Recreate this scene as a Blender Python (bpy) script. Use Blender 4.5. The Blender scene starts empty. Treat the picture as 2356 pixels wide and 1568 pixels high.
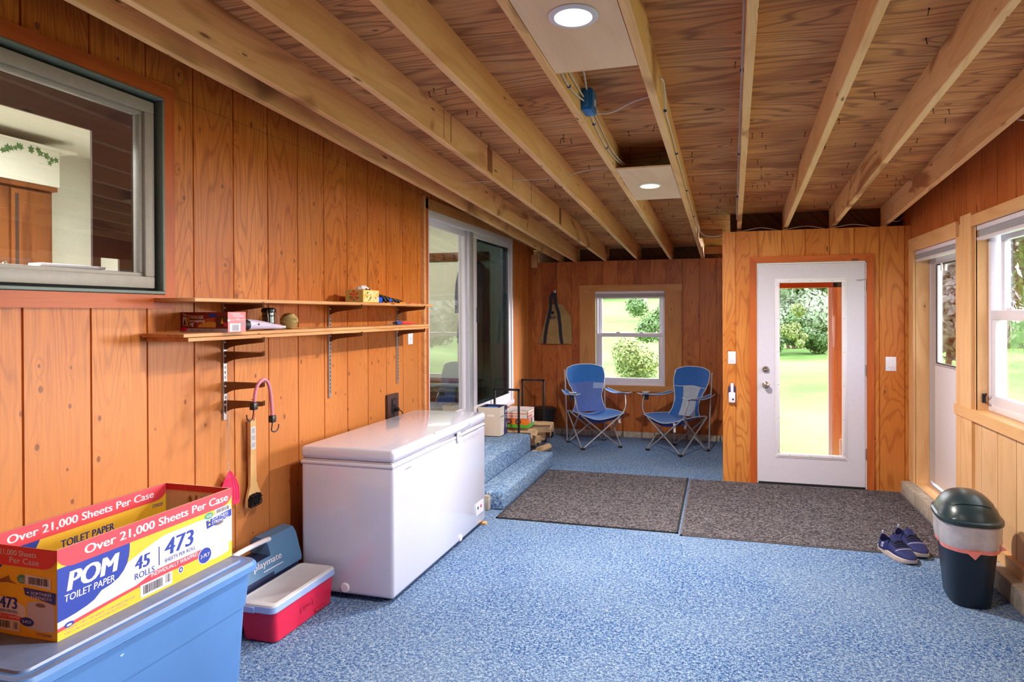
import bpy, bmesh, math, random
import numpy as np
from mathutils import Vector, Matrix, Euler
random.seed(7)
C = bpy.context.scene.collection
scene = bpy.context.scene

# ------------------------------------------------------------------ camera
CAMZ = 1.593
F_PX, PSI, PITCH, ROLL, SHIFT = 1595.86, .2926, -.0042, -.0041, 56.72
cd = bpy.data.cameras.new('camera'); cam = bpy.data.objects.new('camera', cd); C.objects.link(cam)
cd.sensor_fit = 'HORIZONTAL'; cd.sensor_width = 36.0; cd.lens = F_PX / 2356 * 36.0
cd.shift_x = 0
cd.clip_start = .05; cd.clip_end = 400
Fw = Vector((-math.sin(PSI)*math.cos(PITCH), math.cos(PSI)*math.cos(PITCH), math.sin(PITCH)))
Rt = Vector((math.cos(PSI), math.sin(PSI), 0)); Up = Rt.cross(Fw)
R2 = math.cos(ROLL)*Rt + math.sin(ROLL)*Up; U2 = -math.sin(ROLL)*Rt + math.cos(ROLL)*Up
cam.matrix_world = Matrix(((R2.x, U2.x, -Fw.x, 0), (R2.y, U2.y, -Fw.y, 0), (R2.z, U2.z, -Fw.z, CAMZ), (0, 0, 0, 1)))
cd.shift_y = -SHIFT / 2356
scene.camera = cam
# ------------------------------------------------------------------ world, sun, exposure
w = bpy.data.worlds.new('world'); scene.world = w; w.use_nodes = True
bg = w.node_tree.nodes['Background']; bg.inputs[0].default_value = (.86, .93, 1.0, 1); bg.inputs[1].default_value = 2.2
sd = bpy.data.lights.new('sun', 'SUN'); sd.energy = 9.0; sd.angle = math.radians(38); sd.color = (1, .95, .88)
sun = bpy.data.objects.new('sun', sd); C.objects.link(sun)
_d = Vector((-1.0, -.95, -.34)).normalized(); sun.rotation_euler = _d.to_track_quat('-Z', 'Y').to_euler()
scene.view_settings.view_transform = 'Standard'; scene.view_settings.look = 'None'
scene.view_settings.gamma = 1; scene.view_settings.use_curve_mapping = False
scene.view_settings.exposure = 1.8

# ------------------------------------------------------------------ colour and materials
def lin(c):
    return tuple(((x/255)/12.92 if x/255 <= .04045 else ((x/255+.055)/1.055)**2.4) for x in c) + (1,)
class NT:
    def __init__(s, name):
        s.m = bpy.data.materials.new(name); s.m.use_nodes = True; s.t = s.m.node_tree
        s.b = s.t.nodes['Principled BSDF']; s.out = s.t.nodes['Material Output']
    def n(s, kind, **kw):
        o = s.t.nodes.new(kind)
        for k, v in kw.items():
            setattr(o, k, v)
        return o
    def l(s, a, b): s.t.links.new(a, b)
    def math(s, op, a, b=None, c=None, clamp=False):
        o = s.n('ShaderNodeMath', operation=op); o.use_clamp = clamp
        for i, x in enumerate((a, b, c)):
            if x is None: continue
            if isinstance(x, (int, float)): o.inputs[i].default_value = x
            else: s.l(x, o.inputs[i])
        return o.outputs[0]
    def comb(s, x, y, z):
        o = s.n('ShaderNodeCombineXYZ')
        for i, v in enumerate((x, y, z)):
            if isinstance(v, (int, float)): o.inputs[i].default_value = v
            else: s.l(v, o.inputs[i])
        return o.outputs[0]
    def noise(s, vec, scale, detail=2, rough=.5, dist=0, dims='3D'):
        o = s.n('ShaderNodeTexNoise', noise_dimensions=dims); s.l(vec, o.inputs['Vector'])
        o.inputs['Scale'].default_value = scale; o.inputs['Detail'].default_value = detail
        o.inputs['Roughness'].default_value = rough; o.inputs['Distortion'].default_value = dist
        return o.outputs['Fac']
    def mapr(s, v, a, b, c=0, d=1, smooth=False):
        o = s.n('ShaderNodeMapRange'); o.clamp = True
        if smooth: o.interpolation_type = 'SMOOTHSTEP'
        s.l(v, o.inputs[0]); o.inputs[1].default_value = a; o.inputs[2].default_value = b
        o.inputs[3].default_value = c; o.inputs[4].default_value = d
        return o.outputs[0]
    def mix(s, f, a, b, mode='MIX'):
        o = s.n('ShaderNodeMix', data_type='RGBA', blend_type=mode)
        if isinstance(f, (int, float)): o.inputs[0].default_value = f
        else: s.l(f, o.inputs[0])
        for i, v in ((6, a), (7, b)):
            if isinstance(v, tuple): o.inputs[i].default_value = v
            else: s.l(v, o.inputs[i])
        return o.outputs[2]
    def bump(s, h, strength=.2, dist=.002):
        o = s.n('ShaderNodeBump'); o.inputs['Strength'].default_value = strength; o.inputs['Distance'].default_value = dist
        s.l(h, o.inputs['Height']); s.l(o.outputs[0], s.b.inputs['Normal'])
    def coord(s):
        return s.n('ShaderNodeTexCoord').outputs['Object']
    def sep(s, v):
        o = s.n('ShaderNodeSeparateXYZ'); s.l(v, o.inputs[0]); return o.outputs
MATS = {}
def mat(name, col, rough=.5, metal=0, var=.06, scale=30, coat=0, bump=0, alpha=1, emit=0, spec=.5, sheen=0):
    if name in MATS: return MATS[name]
    q = NT(name); b = q.b
    b.inputs['Roughness'].default_value = rough; b.inputs['Metallic'].default_value = metal
    b.inputs['Coat Weight'].default_value = coat; b.inputs['Alpha'].default_value = alpha
    b.inputs['Specular IOR Level'].default_value = spec; b.inputs['Sheen Weight'].default_value = sheen
    c = lin(col); v = q.coord(); n = q.noise(v, scale, 4, .6)
    f = q.mapr(n, .3, .7)
    a = tuple(min(1, x*(1+var)) for x in c[:3]) + (1,); d = tuple(x*(1-var) for x in c[:3]) + (1,)
    q.l(q.mix(f, d, a), b.inputs['Base Color'])
    if bump: q.bump(n, bump, .002)
    if emit:
        b.inputs['Emission Color'].default_value = c; b.inputs['Emission Strength'].default_value = emit
    MATS[name] = q.m; return q.m

def wood(name, base, light, dark, grain='Z', planks=None, rings=12, ringstr=.5, knot=.55, kscale=(5.5, 2.6), knotcol=(70, 30, 22),
         fibre=.25, rough=.42, stain=None, stainamt=0, stretch=.13, coat=0., pvar=.18, seed=0., low=None):
    """lumber and plywood; grain = axis of the grain; planks = (axis, offset, spacing) varies the boards between the grooves"""
    q = NT(name); X, Y, Z = q.sep(q.coord()); ax = {'X': X, 'Y': Y, 'Z': Z}
    g = ax[grain]; o = [ax[k] for k in 'XYZ' if k != grain]
    a, b = o
    g = q.math('ADD', g, seed); ab = q.math('ADD', a, b)
    pr = None
    if planks:
        pa, off, sp = planks
        idn = q.math('FLOOR', q.math('DIVIDE', q.math('SUBTRACT', ax[pa], off), sp))
        wn = q.n('ShaderNodeTexWhiteNoise', noise_dimensions='1D'); q.l(idn, wn.inputs['W']); pr = wn.outputs['Value']
        g = q.math('MULTIPLY_ADD', pr, 7.3, g); ab = q.math('MULTIPLY_ADD', pr, 3.1, ab)
    k2 = q.comb(q.math('MULTIPLY', ab, kscale[0]), q.math('MULTIPLY', g, kscale[1]), 0)
    vo = q.n('ShaderNodeTexVoronoi', voronoi_dimensions='2D', feature='F1'); q.l(k2, vo.inputs['Vector']); vo.inputs['Scale'].default_value = 1
    sel = q.math('GREATER_THAN', q.sep(vo.outputs['Color'])[0], 1-knot)
    d = vo.outputs['Distance']
    ksz = q.math('MULTIPLY_ADD', q.sep(vo.outputs['Color'])[1], 1.0, .35)
    dk = q.math('DIVIDE', d, ksz)
    km = q.math('MULTIPLY', q.mapr(dk, .03, .075, 1, 0, True), sel)
    kcore = q.math('MULTIPLY', q.mapr(dk, .015, .035, 1, 0, True), sel)
    kin = q.math('MULTIPLY', q.mapr(d, 0, .34, 1, 0, True), sel)
    v = q.comb(ab, q.math('MULTIPLY', g, stretch), seed)
    n1 = q.noise(v, 3.2, 2.5, .45, .35)
    r = q.math('MULTIPLY_ADD', n1, rings, q.math('MULTIPLY', kin, .8))
    pp = q.math('PINGPONG', r, .5)
    ring = q.mapr(pp, .0, .24, 1, 0, True)
    vf = q.comb(q.math('MULTIPLY', ab, 110), q.math('MULTIPLY', g, 4), 0)
    fb = q.noise(vf, 1, 3, .6)
    big = q.noise(q.comb(ab, q.math('MULTIPLY', g, .5), seed+3), 2.2, 2)
    col = q.mix(q.mapr(big, .3, .7), lin(base), lin(light))
    col = q.mix(q.math('MULTIPLY', ring, ringstr), col, lin(dark))
    col = q.mix(q.math('MULTIPLY', q.mapr(fb, .38, .7), fibre), col, lin(dark))
    if pr is not None:
        col = q.mix(q.math('MULTIPLY', pr, pvar), col, lin(dark))
    if stain:
        sn = q.noise(q.comb(ab, q.math('MULTIPLY', g, .35), seed+9), 2.6, 3, .6, .8)
        col = q.mix(q.mapr(sn, .56-.1*stainamt, .66, 0, .75), col, lin(stain))
    if low:   # lower boards take another colour: (z0, z1, colour)
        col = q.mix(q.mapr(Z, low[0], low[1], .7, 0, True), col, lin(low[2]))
    col = q.mix(q.math('MULTIPLY', km, .75), col, lin(knotcol))
    col = q.mix(q.math('MULTIPLY', kcore, .5), col, lin((150, 95, 75)))
    q.l(col, q.b.inputs['Base Color']); q.b.inputs['Roughness'].default_value = rough; q.b.inputs['Specular IOR Level'].default_value = .28
    q.b.inputs['Coat Weight'].default_value = coat; q.b.inputs['Coat Roughness'].default_value = .35
    q.bump(q.math('ADD', fb, q.math('MULTIPLY', km, -2)), .12, .001)
    MATS[name] = q.m; return q.m

def carpet(name, cols, scale=210, rough=1.0, bump=.8, ribs=False):
    q = NT(name); v = q.coord()
    vo = q.n('ShaderNodeTexVoronoi', feature='F1'); q.l(v, vo.inputs['Vector']); vo.inputs['Scale'].default_value = scale
    n = q.sep(vo.outputs['Color'])[0]; n2 = q.noise(v, scale*.28, 2, .6); big = q.noise(v, 1.3, 3)
    s = q.math('ADD', q.math('MULTIPLY', n, .34), q.math('MULTIPLY', n2, .66))
    cr = q.n('ShaderNodeValToRGB'); e = cr.color_ramp.elements
    e[0].position = .34; e[0].color = lin(cols[0]); e[1].position = .70; e[1].color = lin(cols[3])
    for p, c in ((.44, cols[1]), (.54, cols[2])):
        x = e.new(p); x.color = lin(c)
    q.l(s, cr.inputs[0])
    col = q.mix(q.mapr(big, .35, .65, 0, .22), cr.outputs[0], lin(cols[4]))
    q.l(col, q.b.inputs['Base Color']); q.b.inputs['Roughness'].default_value = rough
    q.b.inputs['Specular IOR Level'].default_value = .1
    h = s
    if ribs:
        X, Y, Z = q.sep(v)
        h = q.math('ADD', s, q.math('MULTIPLY', q.math('SINE', q.math('MULTIPLY', q.math('ADD', X, q.math('MULTIPLY', Y, .25)), 330)), .12))
    q.bump(h, bump, .004)
    MATS[name] = q.m; return q.m

def glass(name, tint=(1, 1, 1), base=.05, edge=.5, rough=.01):
    q = NT(name); q.t.nodes.remove(q.b)
    fr = q.n('ShaderNodeLayerWeight'); fr.inputs[0].default_value = .25
    f = q.mapr(fr.outputs['Fresnel'], 0, 1, base, edge)
    tr = q.n('ShaderNodeBsdfTransparent'); tr.inputs[0].default_value = tint + (1,)
    gl = q.n('ShaderNodeBsdfGlossy'); gl.inputs['Roughness'].default_value = rough
    mx = q.n('ShaderNodeMixShader'); q.l(f, mx.inputs[0]); q.l(tr.outputs[0], mx.inputs[1]); q.l(gl.outputs[0], mx.inputs[2])
    q.l(mx.outputs[0], q.out.inputs[0]); MATS[name] = q.m; return q.m

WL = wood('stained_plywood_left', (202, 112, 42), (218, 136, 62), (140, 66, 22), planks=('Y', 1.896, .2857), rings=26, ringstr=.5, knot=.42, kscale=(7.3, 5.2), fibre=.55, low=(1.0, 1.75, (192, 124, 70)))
WB = wood('stained_plywood_back', (188, 104, 50), (206, 130, 68), (136, 64, 32), planks=('X', -2.2876, .2032), rings=18, ringstr=.35, knot=.45, kscale=(9, 3), stain=(132, 60, 36), stainamt=.6, pvar=.3)
WE = wood('stained_plywood_entry', (204, 122, 50), (218, 146, 74), (154, 76, 26), planks=('X', .1323, .2032), rings=20, ringstr=.5, knot=.05, kscale=(8, 3), stretch=.22)
WR = wood('stained_plywood_right', (192, 104, 50), (212, 128, 68), (128, 58, 26), planks=('Y', 4.857, .2757), rings=20, ringstr=.45, knot=.1)
WRL = wood('pale_plywood_right', (222, 178, 128), (234, 196, 150), (192, 138, 88), planks=('Y', 4.857, .2757), rings=7, ringstr=.22, knot=.05)
JO = wood('joist_pine', (236, 188, 128), (246, 208, 156), (196, 134, 76), grain='Y', rings=7, ringstr=.22, knot=.35, kscale=(9, 2.2), fibre=.22, stain=(150, 84, 40), stainamt=-.3, rough=.6)
JOL = wood('joist_rough_pine', (226, 178, 120), (240, 200, 146), (184, 122, 68), grain='Y', rings=8, ringstr=.3, knot=.5, kscale=(9, 2.2), stain=(120, 76, 44), stainamt=.3, rough=.65)
JOD = wood('dark_and_shaded_board', (92, 58, 40), (110, 72, 50), (60, 34, 24), grain='Y', rough=.8)  # dark wood; also stands in for shade over the entry wall and beside a joist
CE = wood('roof_plywood', (206, 140, 84), (226, 168, 110), (108, 56, 42), grain='X', rings=18, ringstr=.6, knot=.3, kscale=(4, 2), fibre=.4, stain=(150, 88, 58), stainamt=.4, rough=.7)
PP = wood('pale_birch_plywood', (238, 208, 172), (242, 216, 184), (206, 166, 124), grain='Y', rings=4, ringstr=.18, knot=0, fibre=.12, rough=.6)
TR = wood('reddish_casing', (186, 88, 38), (200, 106, 50), (136, 56, 20), rings=6, ringstr=.3, knot=.08)
TRH = wood('reddish_casing_long', (186, 88, 38), (200, 106, 50), (136, 56, 20), grain='Y', rings=6, ringstr=.3, knot=.08)
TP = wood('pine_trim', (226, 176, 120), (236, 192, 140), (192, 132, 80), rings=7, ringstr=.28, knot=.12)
TPH = wood('pine_trim_long', (226, 176, 120), (236, 192, 140), (192, 132, 80), grain='Y', rings=7, ringstr=.28, knot=.12)
TB = wood('back_window_trim', (190, 130, 70), (206, 150, 90), (150, 92, 44), rings=8, ringstr=.3, knot=.05)
TBH = wood('back_window_trim_long', (190, 130, 70), (206, 150, 90), (150, 92, 44), grain='X', rings=8, ringstr=.3, knot=.05)
SH = wood('shelf_pine', (206, 146, 92), (222, 168, 116), (160, 98, 54), grain='Y', rings=8, ringstr=.3, knot=.5, kscale=(12, 2.5))
LOGW = wood('split_firewood', (214, 182, 140), (232, 206, 170), (150, 108, 74), grain='X', rings=16, ringstr=.4, knot=.1, rough=.8)
BK = mat('tree_bark', (112, 80, 58), .95, var=.35, scale=60, bump=.6)
FLOOR = carpet('blue_speckled_carpet', [(18, 50, 108), (60, 98, 154), (104, 136, 176), (164, 180, 194), (144, 162, 180)], 220, bump=.3, ribs=True)
STEPC = carpet('blue_step_carpet', [(40, 80, 136), (84, 126, 178), (122, 156, 194), (186, 200, 212), (146, 162, 176)], 170, bump=.35)
MATC = carpet('charcoal_mat', [(28, 26, 33), (62, 58, 65), (94, 89, 95), (150, 143, 146), (82, 76, 85)], 190)
CONC = mat('concrete', (176, 166, 154), .9, var=.25, scale=25, bump=.3)
WHITE = mat('white_enamel', (206, 208, 228), .16, var=.01, coat=.6)
WHITEP = mat('white_plastic', (232, 230, 240), .38, var=.02)
VINYL = mat('white_vinyl', (226, 222, 234), .35, var=.02)
DOORW = mat('painted_steel_door', (214, 211, 226), .35, var=.02)
ALU = mat('aluminium_frame', (196, 196, 206), .35, .3, var=.03)
GREYW = mat('grey_window_frame', (160, 156, 148), .45, var=.05)
TEAL = mat('grey_green_liner', (112, 128, 122), .5, var=.08)
BLACK = mat('black_metal', (26, 26, 34), .45, var=.1)
BLACKP = mat('black_plastic', (22, 26, 34), .42, var=.08)
RUBBER = mat('black_rubber', (24, 24, 26), .8)
STEEL = mat('zinc_steel', (190, 190, 194), .35, .8, var=.08)
CHROME = mat('satin_nickel', (190, 180, 168), .22, .95, var=.03)
BRONZE = mat('brown_painted_steel', (112, 70, 38), .4, .2, var=.08)
CABLE = mat('white_cable_sheath', (214, 206, 200), .5)
CREAM = mat('cream_wall_paint', (214, 214, 200), .8, var=.02)
SAGE = mat('sage_wall_paint', (190, 194, 170), .8, var=.02)
DARKB = mat('dark_brown_paint', (58, 38, 30), .6, var=.08)
CAB = wood('cabinet_maple', (112, 62, 28), (130, 76, 36), (74, 36, 16), rings=6, knot=0)
GL = glass('window_glass', base=.015, edge=.45)
GLD = glass('screened_glass', tint=(.36, .42, .43), base=.02, edge=.5)
GLK = glass('kitchen_window_glass', base=.05, edge=.9)

# ------------------------------------------------------------------ mesh building
class MB:
    def __init__(s): s.v = []; s.f = []; s.mi = []; s.mats = []
    def mid(s, m):
        if m not in s.mats: s.mats.append(m)
        return s.mats.index(m)
    def add(s, vs, fs, m, T=None):
        o = len(s.v); k = s.mid(m)
        s.v += [tuple(T @ Vector(p)) if T else tuple(p) for p in vs]
        s.f += [tuple(i+o for i in f) for f in fs]; s.mi += [k]*len(fs)
    def quad(s, a, b, c, d, m): s.add([a, b, c, d], [(0, 1, 2, 3)], m)
    def box(s, lo, hi, m, T=None):
        (a, b, c), (d, e, f) = lo, hi
        v = [(a, b, c), (d, b, c), (d, e, c), (a, e, c), (a, b, f), (d, b, f), (d, e, f), (a, e, f)]
        s.add(v, [(0, 3, 2, 1), (4, 5, 6, 7), (0, 1, 5, 4), (1, 2, 6, 5), (2, 3, 7, 6), (3, 0, 4, 7)], m, T)
    def rbox(s, lo, hi, r, m, seg=3, T=None):
        bm = bmesh.new(); bmesh.ops.create_cube(bm, size=1)
        for v in bm.verts:
            v.co = Vector([lo[i] + (v.co[i]+.5)*(hi[i]-lo[i]) for i in range(3)])
        bmesh.ops.bevel(bm, geom=bm.edges[:], offset=r, segments=seg, affect='EDGES', profile=.5)
        s.bm(bm, m, T)
    def bm(s, bm, m, T=None):
        bm.verts.index_update(); s.add([v.co.copy() for v in bm.verts], [[v.index for v in f.verts] for f in bm.faces], m, T); bm.free()
    def ring(s, c, ax, r, n, ref=None, r2=None):
        ax = Vector(ax).normalized(); u = ax.orthogonal() if ref is None else (Vector(ref) - ax*Vector(ref).dot(ax))
        u.normalize(); w_ = ax.cross(u)
        return [Vector(c) + u*(r*math.cos(2*math.pi*i/n)) + w_*((r2 or r)*math.sin(2*math.pi*i/n)) for i in range(n)]
    def loft(s, rings, m, cap=True, closed=True, T=None):
        n = len(rings[0]); vs = [p for r in rings for p in r]; fs = []
        for i in range(len(rings)-1):
            for j in range(n if closed else n-1):
                k = (j+1) % n; fs.append((i*n+j, i*n+k, (i+1)*n+k, (i+1)*n+j))
        if cap and closed:
            fs.append(tuple(range(n))[::-1]); fs.append(tuple((len(rings)-1)*n+i for i in range(n)))
        s.add(vs, fs, m, T)
    def cyl(s, a, b, r, m, r1=None, n=16, T=None):
        a, b = Vector(a), Vector(b); ax = b-a; u = ax.orthogonal()
        s.loft([s.ring(a, ax, r, n, u), s.ring(b, ax, r if r1 is None else r1, n, u)], m, T=T)
    def tube(s, pts, r, m, n=8, T=None, rr=None, smooth=0):
        P = [Vector(p) for p in pts]
        for _ in range(smooth):
            Q = [P[0]]
            for i in range(len(P)-1):
                Q += [P[i].lerp(P[i+1], .25), P[i].lerp(P[i+1], .75)]
            Q.append(P[-1]); P = Q
        ref = None; rings = []
        for i, p in enumerate(P):
            t = (P[min(i+1, len(P)-1)] - P[max(i-1, 0)])
            if t.length < 1e-9: t = Vector((0, 0, 1))
            t.normalize()
            if ref is None: ref = t.orthogonal().normalized()
            ref = ref - t*ref.dot(t)
            if ref.length < 1e-6: ref = t.orthogonal()
            ref.normalize(); rings.append(s.ring(p, t, r if rr is None else r*rr[min(i, len(rr)-1)], n, ref))
        s.loft(rings, m, T=T)
    def lathe(s, prof, c, m, n=28, axis='Z', T=None, sy=1.0, cap=True):
        rings = []
        for r, h in prof:
            rg = []
            for i in range(n):
                a = 2*math.pi*i/n; x, y = r*math.cos(a), r*math.sin(a)*sy
                p = {'Z': (x, y, h), 'Y': (x, h, y), 'X': (h, x, y)}[axis]
                rg.append(Vector(p)+Vector(c))
            rings.append(rg)
        s.loft(rings, m, T=T, cap=cap)
    def prism(s, poly, a, b, m, T=None):
        """poly = list of (u, v); extruded from local z=a to z=b"""
        n = len(poly); vs = [(x, y, a) for x, y in poly] + [(x, y, b) for x, y in poly]
        fs = [tuple(range(n))[::-1], tuple(range(n, 2*n))] + [(i, (i+1) % n, n+(i+1) % n, n+i) for i in range(n)]
        s.add(vs, fs, m, T)
    def grid(s, fn, nu, nv, m, thick=0, T=None):
        P = [[Vector(fn(i/nu, j/nv)) for j in range(nv+1)] for i in range(nu+1)]
        vs = [p for r in P for p in r]; idx = lambda i, j: i*(nv+1)+j
        fs = [(idx(i, j), idx(i+1, j), idx(i+1, j+1), idx(i, j+1)) for i in range(nu) for j in range(nv)]
        if thick:
            off = len(vs); N = []
            for i in range(nu+1):
                for j in range(nv+1):
                    du = P[min(i+1, nu)][j]-P[max(i-1, 0)][j]; dv = P[i][min(j+1, nv)]-P[i][max(j-1, 0)]
                    nn = du.cross(dv); nn.normalize(); N.append(nn)
            vs = vs + [vs[k]-N[k]*thick for k in range(off)]
            fs += [tuple(k+off for k in f)[::-1] for f in fs[:]]
            for i in range(nu):
                for j in (0, nv):
                    a, b = idx(i, j), idx(i+1, j); fs.append((a, b, b+off, a+off) if j == nv else (b, a, a+off, b+off))
            for j in range(nv):
                for i in (0, nu):
                    a, b = idx(i, j), idx(i, j+1); fs.append((b, a, a+off, b+off) if i == nu else (a, b, b+off, a+off))
        s.add(vs, fs, m, T)
    def obj(s, name, parent=None, smooth=True, angle=38):
        me = bpy.data.meshes.new(name); 
        org = Vector(parent.location) if (parent is not None and parent.parent is None) else (Vector(parent.location)+Vector(parent.parent.location) if parent is not None else Vector((0, 0, 0)))
        me.from_pydata([tuple(Vector(p)) for p in s.v], [], s.f)
        for m in s.mats: me.materials.append(m)
        me.polygons.foreach_set('material_index', s.mi)
        if smooth:
            me.polygons.foreach_set('use_smooth', [True]*len(me.polygons)); me.update()
            try: me.set_sharp_from_angle(angle=math.radians(angle))
            except Exception: pass
        me.update()
        o = bpy.data.objects.new(name, me); C.objects.link(o)
        if parent is not None: o.parent = parent
        return o
# meshes of parented parts are written in the coordinates of their thing; things made in world space keep their Empty's origin by at()
def thing(name, label, cat, loc=(0, 0, 0), rotz=0, group=None):
    o = bpy.data.objects.new(name, None); C.objects.link(o); o.empty_display_size = .05
    o.location = loc; o.rotation_euler = (0, 0, rotz); tag(o, label, cat, group); return o
def tag(o, label, cat, group=None, kind=None):
    o['label'] = label; o['category'] = cat
    if group: o['group'] = group
    if kind: o['kind'] = kind
    return o
def struct(o): o['kind'] = 'structure'; return o
def shifted(mb, loc):
    L0 = Vector(loc); mb.v = [tuple(Vector(p)-L0) for p in mb.v]; return mb
def wobj(mb, name, parent, **k):
    """world-space mesh linked as a part of an unrotated thing"""
    L0 = Vector(parent.location)
    if parent.parent is not None: L0 = L0 + Vector(parent.parent.location)
    return shifted(mb, L0).obj(name, parent, **k)
def copy_tree(o, parent=None):
    c = o.copy(); C.objects.link(c)
    if parent is not None: c.parent = parent
    for ch in list(o.children): copy_tree(ch, c)
    return c
# flat lettering on a face; FX faces +X reading towards +Y, FY faces -Y reading towards +X
FX = Matrix(((0, 0, 1, 0), (1, 0, 0, 0), (0, 1, 0, 0), (0, 0, 0, 1)))
FY = Matrix(((1, 0, 0, 0), (0, 0, -1, 0), (0, 1, 0, 0), (0, 0, 0, 1)))
def face(F, o): return Matrix.Translation(Vector(o)) @ F
_txt = {}
def glyphs(s, bold=0.0, shear=0.0, sp=1.0):
    key = (s, bold, shear, sp)
    if key in _txt: return _txt[key]
    cu = bpy.data.curves.new('lettering', 'FONT'); cu.body = s; cu.size = 1; cu.offset = bold; cu.shear = shear; cu.resolution_u = 3
    cu.space_character = sp
    ob = bpy.data.objects.new('lettering', cu); C.objects.link(ob)
    dg = bpy.context.evaluated_depsgraph_get(); me = ob.evaluated_get(dg).to_mesh()
    vs = [v.co.copy() for v in me.vertices]; fs = [tuple(p.vertices) for p in me.polygons]
    ob.evaluated_get(dg).to_mesh_clear(); bpy.data.objects.remove(ob); bpy.data.curves.remove(cu)
    x0 = min(v.x for v in vs); x1 = max(v.x for v in vs); y0 = min(v.y for v in vs); y1 = max(v.y for v in vs)
    vs = [((v.x-x0)/(x1-x0), (v.y-y0)/(y1-y0)) for v in vs]
    _txt[key] = (vs, fs); return vs, fs
def text(mb, T, s, x, y, w_, h, m, bold=.02, shear=0, z=.0008, rise=0, sp=1.0):
    """lettering fitted into the box x..x+w_, y..y+h of the face T; rise = climb along the line"""
    k = max(0, bold)*.9
    vs, fs = glyphs(s, 0, shear, sp)
    for i, dx in enumerate((0, k*h, -k*h) if k > 0 else (0,)):
        mb.add([(x+k*h+a*(w_-2*k*h)+dx, y+b*h+rise*a, z+.00004*i) for a, b in vs], fs, m, T)
def poly(mb, T, pts, m, z=.0004):
    mb.add([(x, y, z) for x, y in pts], [tuple(range(len(pts)))], m, T)
def ell(cx, cy, rx, ry, n=24): return [(cx+rx*math.cos(2*math.pi*i/n), cy+ry*math.sin(2*math.pi*i/n)) for i in range(n)]
def bars(mb, T, x, y, w_, h, m, n=22, z=.0012, seed=1):
    rr = random.Random(seed); p = x
    while p < x+w_:
        t = w_/n*rr.choice((.35, .6, 1.0)); poly(mb, T, [(p, y), (min(p+t, x+w_), y), (min(p+t, x+w_), y+h), (p, y+h)], m, z); p += t+w_/n*rr.choice((.35, .7))
# grooved sheet siding: rects (u0,u1,z0,z1); grooves at given u
def siding(mb, P, rects, grooves, m, gw=.010, gd=.008):
    for r in rects:
        u0, u1, z0, z1 = r[:4]; mm = r[4] if len(r) > 4 else m
        prof = [(u0, 0)]
        for g in sorted(grooves):
            if u0+gw < g < u1-gw: prof += [(g-gw/2, 0), (g-gw/4, -gd), (g+gw/4, -gd), (g+gw/2, 0)]
        prof.append((u1, 0))
        vs = [P(u, d, z) for z in (z0, z1) for u, d in prof]; n = len(prof)
        mb.add(vs, [(i, i+1, n+i+1, n+i) for i in range(n-1)], mm)
XL, YB, YE, XR = -2.426, 8.98, 6.86, 1.6
ZC = lambda y: 2.27 + .055*(8.9-y)            # underside of the joists
JH = .184

# ================================================================== THE ROOM
m = MB(); m.box((XL, -1.2, -.1), (1.8, YE+.02, 0), FLOOR); m.box((XL, YE+.02, -.1), (.1, YB+.1, 0), FLOOR); struct(m.obj('floor', smooth=False))
gl_ = [1.896+.2857*i for i in range(-12, 26)]
# left wall with the kitchen window and the sliding door openings
m = MB(); PL = lambda u, d, z: (XL+d, u, z)
wy0, wy1, wz0, wz1 = 1.15, 2.555, 1.683, 2.572
sy0, sy1, sz0, sz1 = 5.508, 8.08, .50, 2.495
JZ = 2.600
siding(m, PL, [(-1.2, wy0, 0, JZ), (wy0, wy1, 0, wz0), (wy0, wy1, wz1, JZ), (wy1, sy0, 0, JZ), (sy0, sy1, 0, sz0), (sy0, sy1, sz1, JZ), (sy1, YB+.1, 0, JZ)], gl_, WL)
siding(m, PL, [(-1.2, YB+.1, JZ+.0015, 3.2)], gl_, WL)
m.box((XL-.014, -1.2, 0), (XL-.010, wy0, 3.2), DARKB)
m.box((XL-.014, -1.2, JZ-.02), (XL-.010, YB, JZ+.02), DARKB); m.box((XL-.03, -1.2, -.1), (XL-.010, YB, .04), DARKB)  # unseen backing strips added to stop light leaking at seam and floor
# reveals of the openings
for (a, b, c, d) in ((wy0, wy1, wz0, wz1), (sy0, sy1, sz0, sz1)):
    for lo, hi in (((XL-.14, a-.02, c-.02), (XL-.001, b+.02, c)), ((XL-.14, a-.02, d), (XL-.001, b+.02, d+.02)), ((XL-.14, b, c), (XL-.001, b+.02, d)), ((XL-.14, a-.02, c), (XL-.001, a, d))):
        m.box(lo, hi, TEAL if c > 1 else VINYL)
struct(m.obj('wall_left', smooth=False))
# back wall
m = MB(); PB = lambda u, d, z: (u, YB-d, z)
gb_ = [-2.2876+.2032*i for i in range(13)]
bx0, bx1, bz0, bz1 = -1.567, -.68, .655, 1.875
siding(m, PB, [(XL, bx0, .06, 2.27), (bx0, bx1, .06, bz0), (bx0, bx1, bz1, 2.27), (bx1, .02, .06, 2.27)], gb_, WB)
m.box((XL, YB+.012, -.1), (bx0-.02, YB+.12, 2.26), DARKB); m.box((bx1+.02, YB+.012, -.1), (.1, YB+.12, 2.26), DARKB)
m.box((bx0-.02, YB+.012, -.1), (bx1+.02, YB+.12, bz0-.01), DARKB); m.box((bx0-.02, YB+.012, bz1+.01), (bx1+.02, YB+.12, 2.26), DARKB)
m.box((XL-.1, YB+.17, 2.0), (.1, YB+.2, 2.6), JOD)
struct(m.obj('wall_back', smooth=False))
m = MB()
for i in range(7):
    m.rbox((XL+.02+i*.4, YB-.055, 0), (XL+.412+i*.4, YB-.002, .072), .006, CONC, 2)
struct(m.obj('baseboard_back'))
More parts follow.
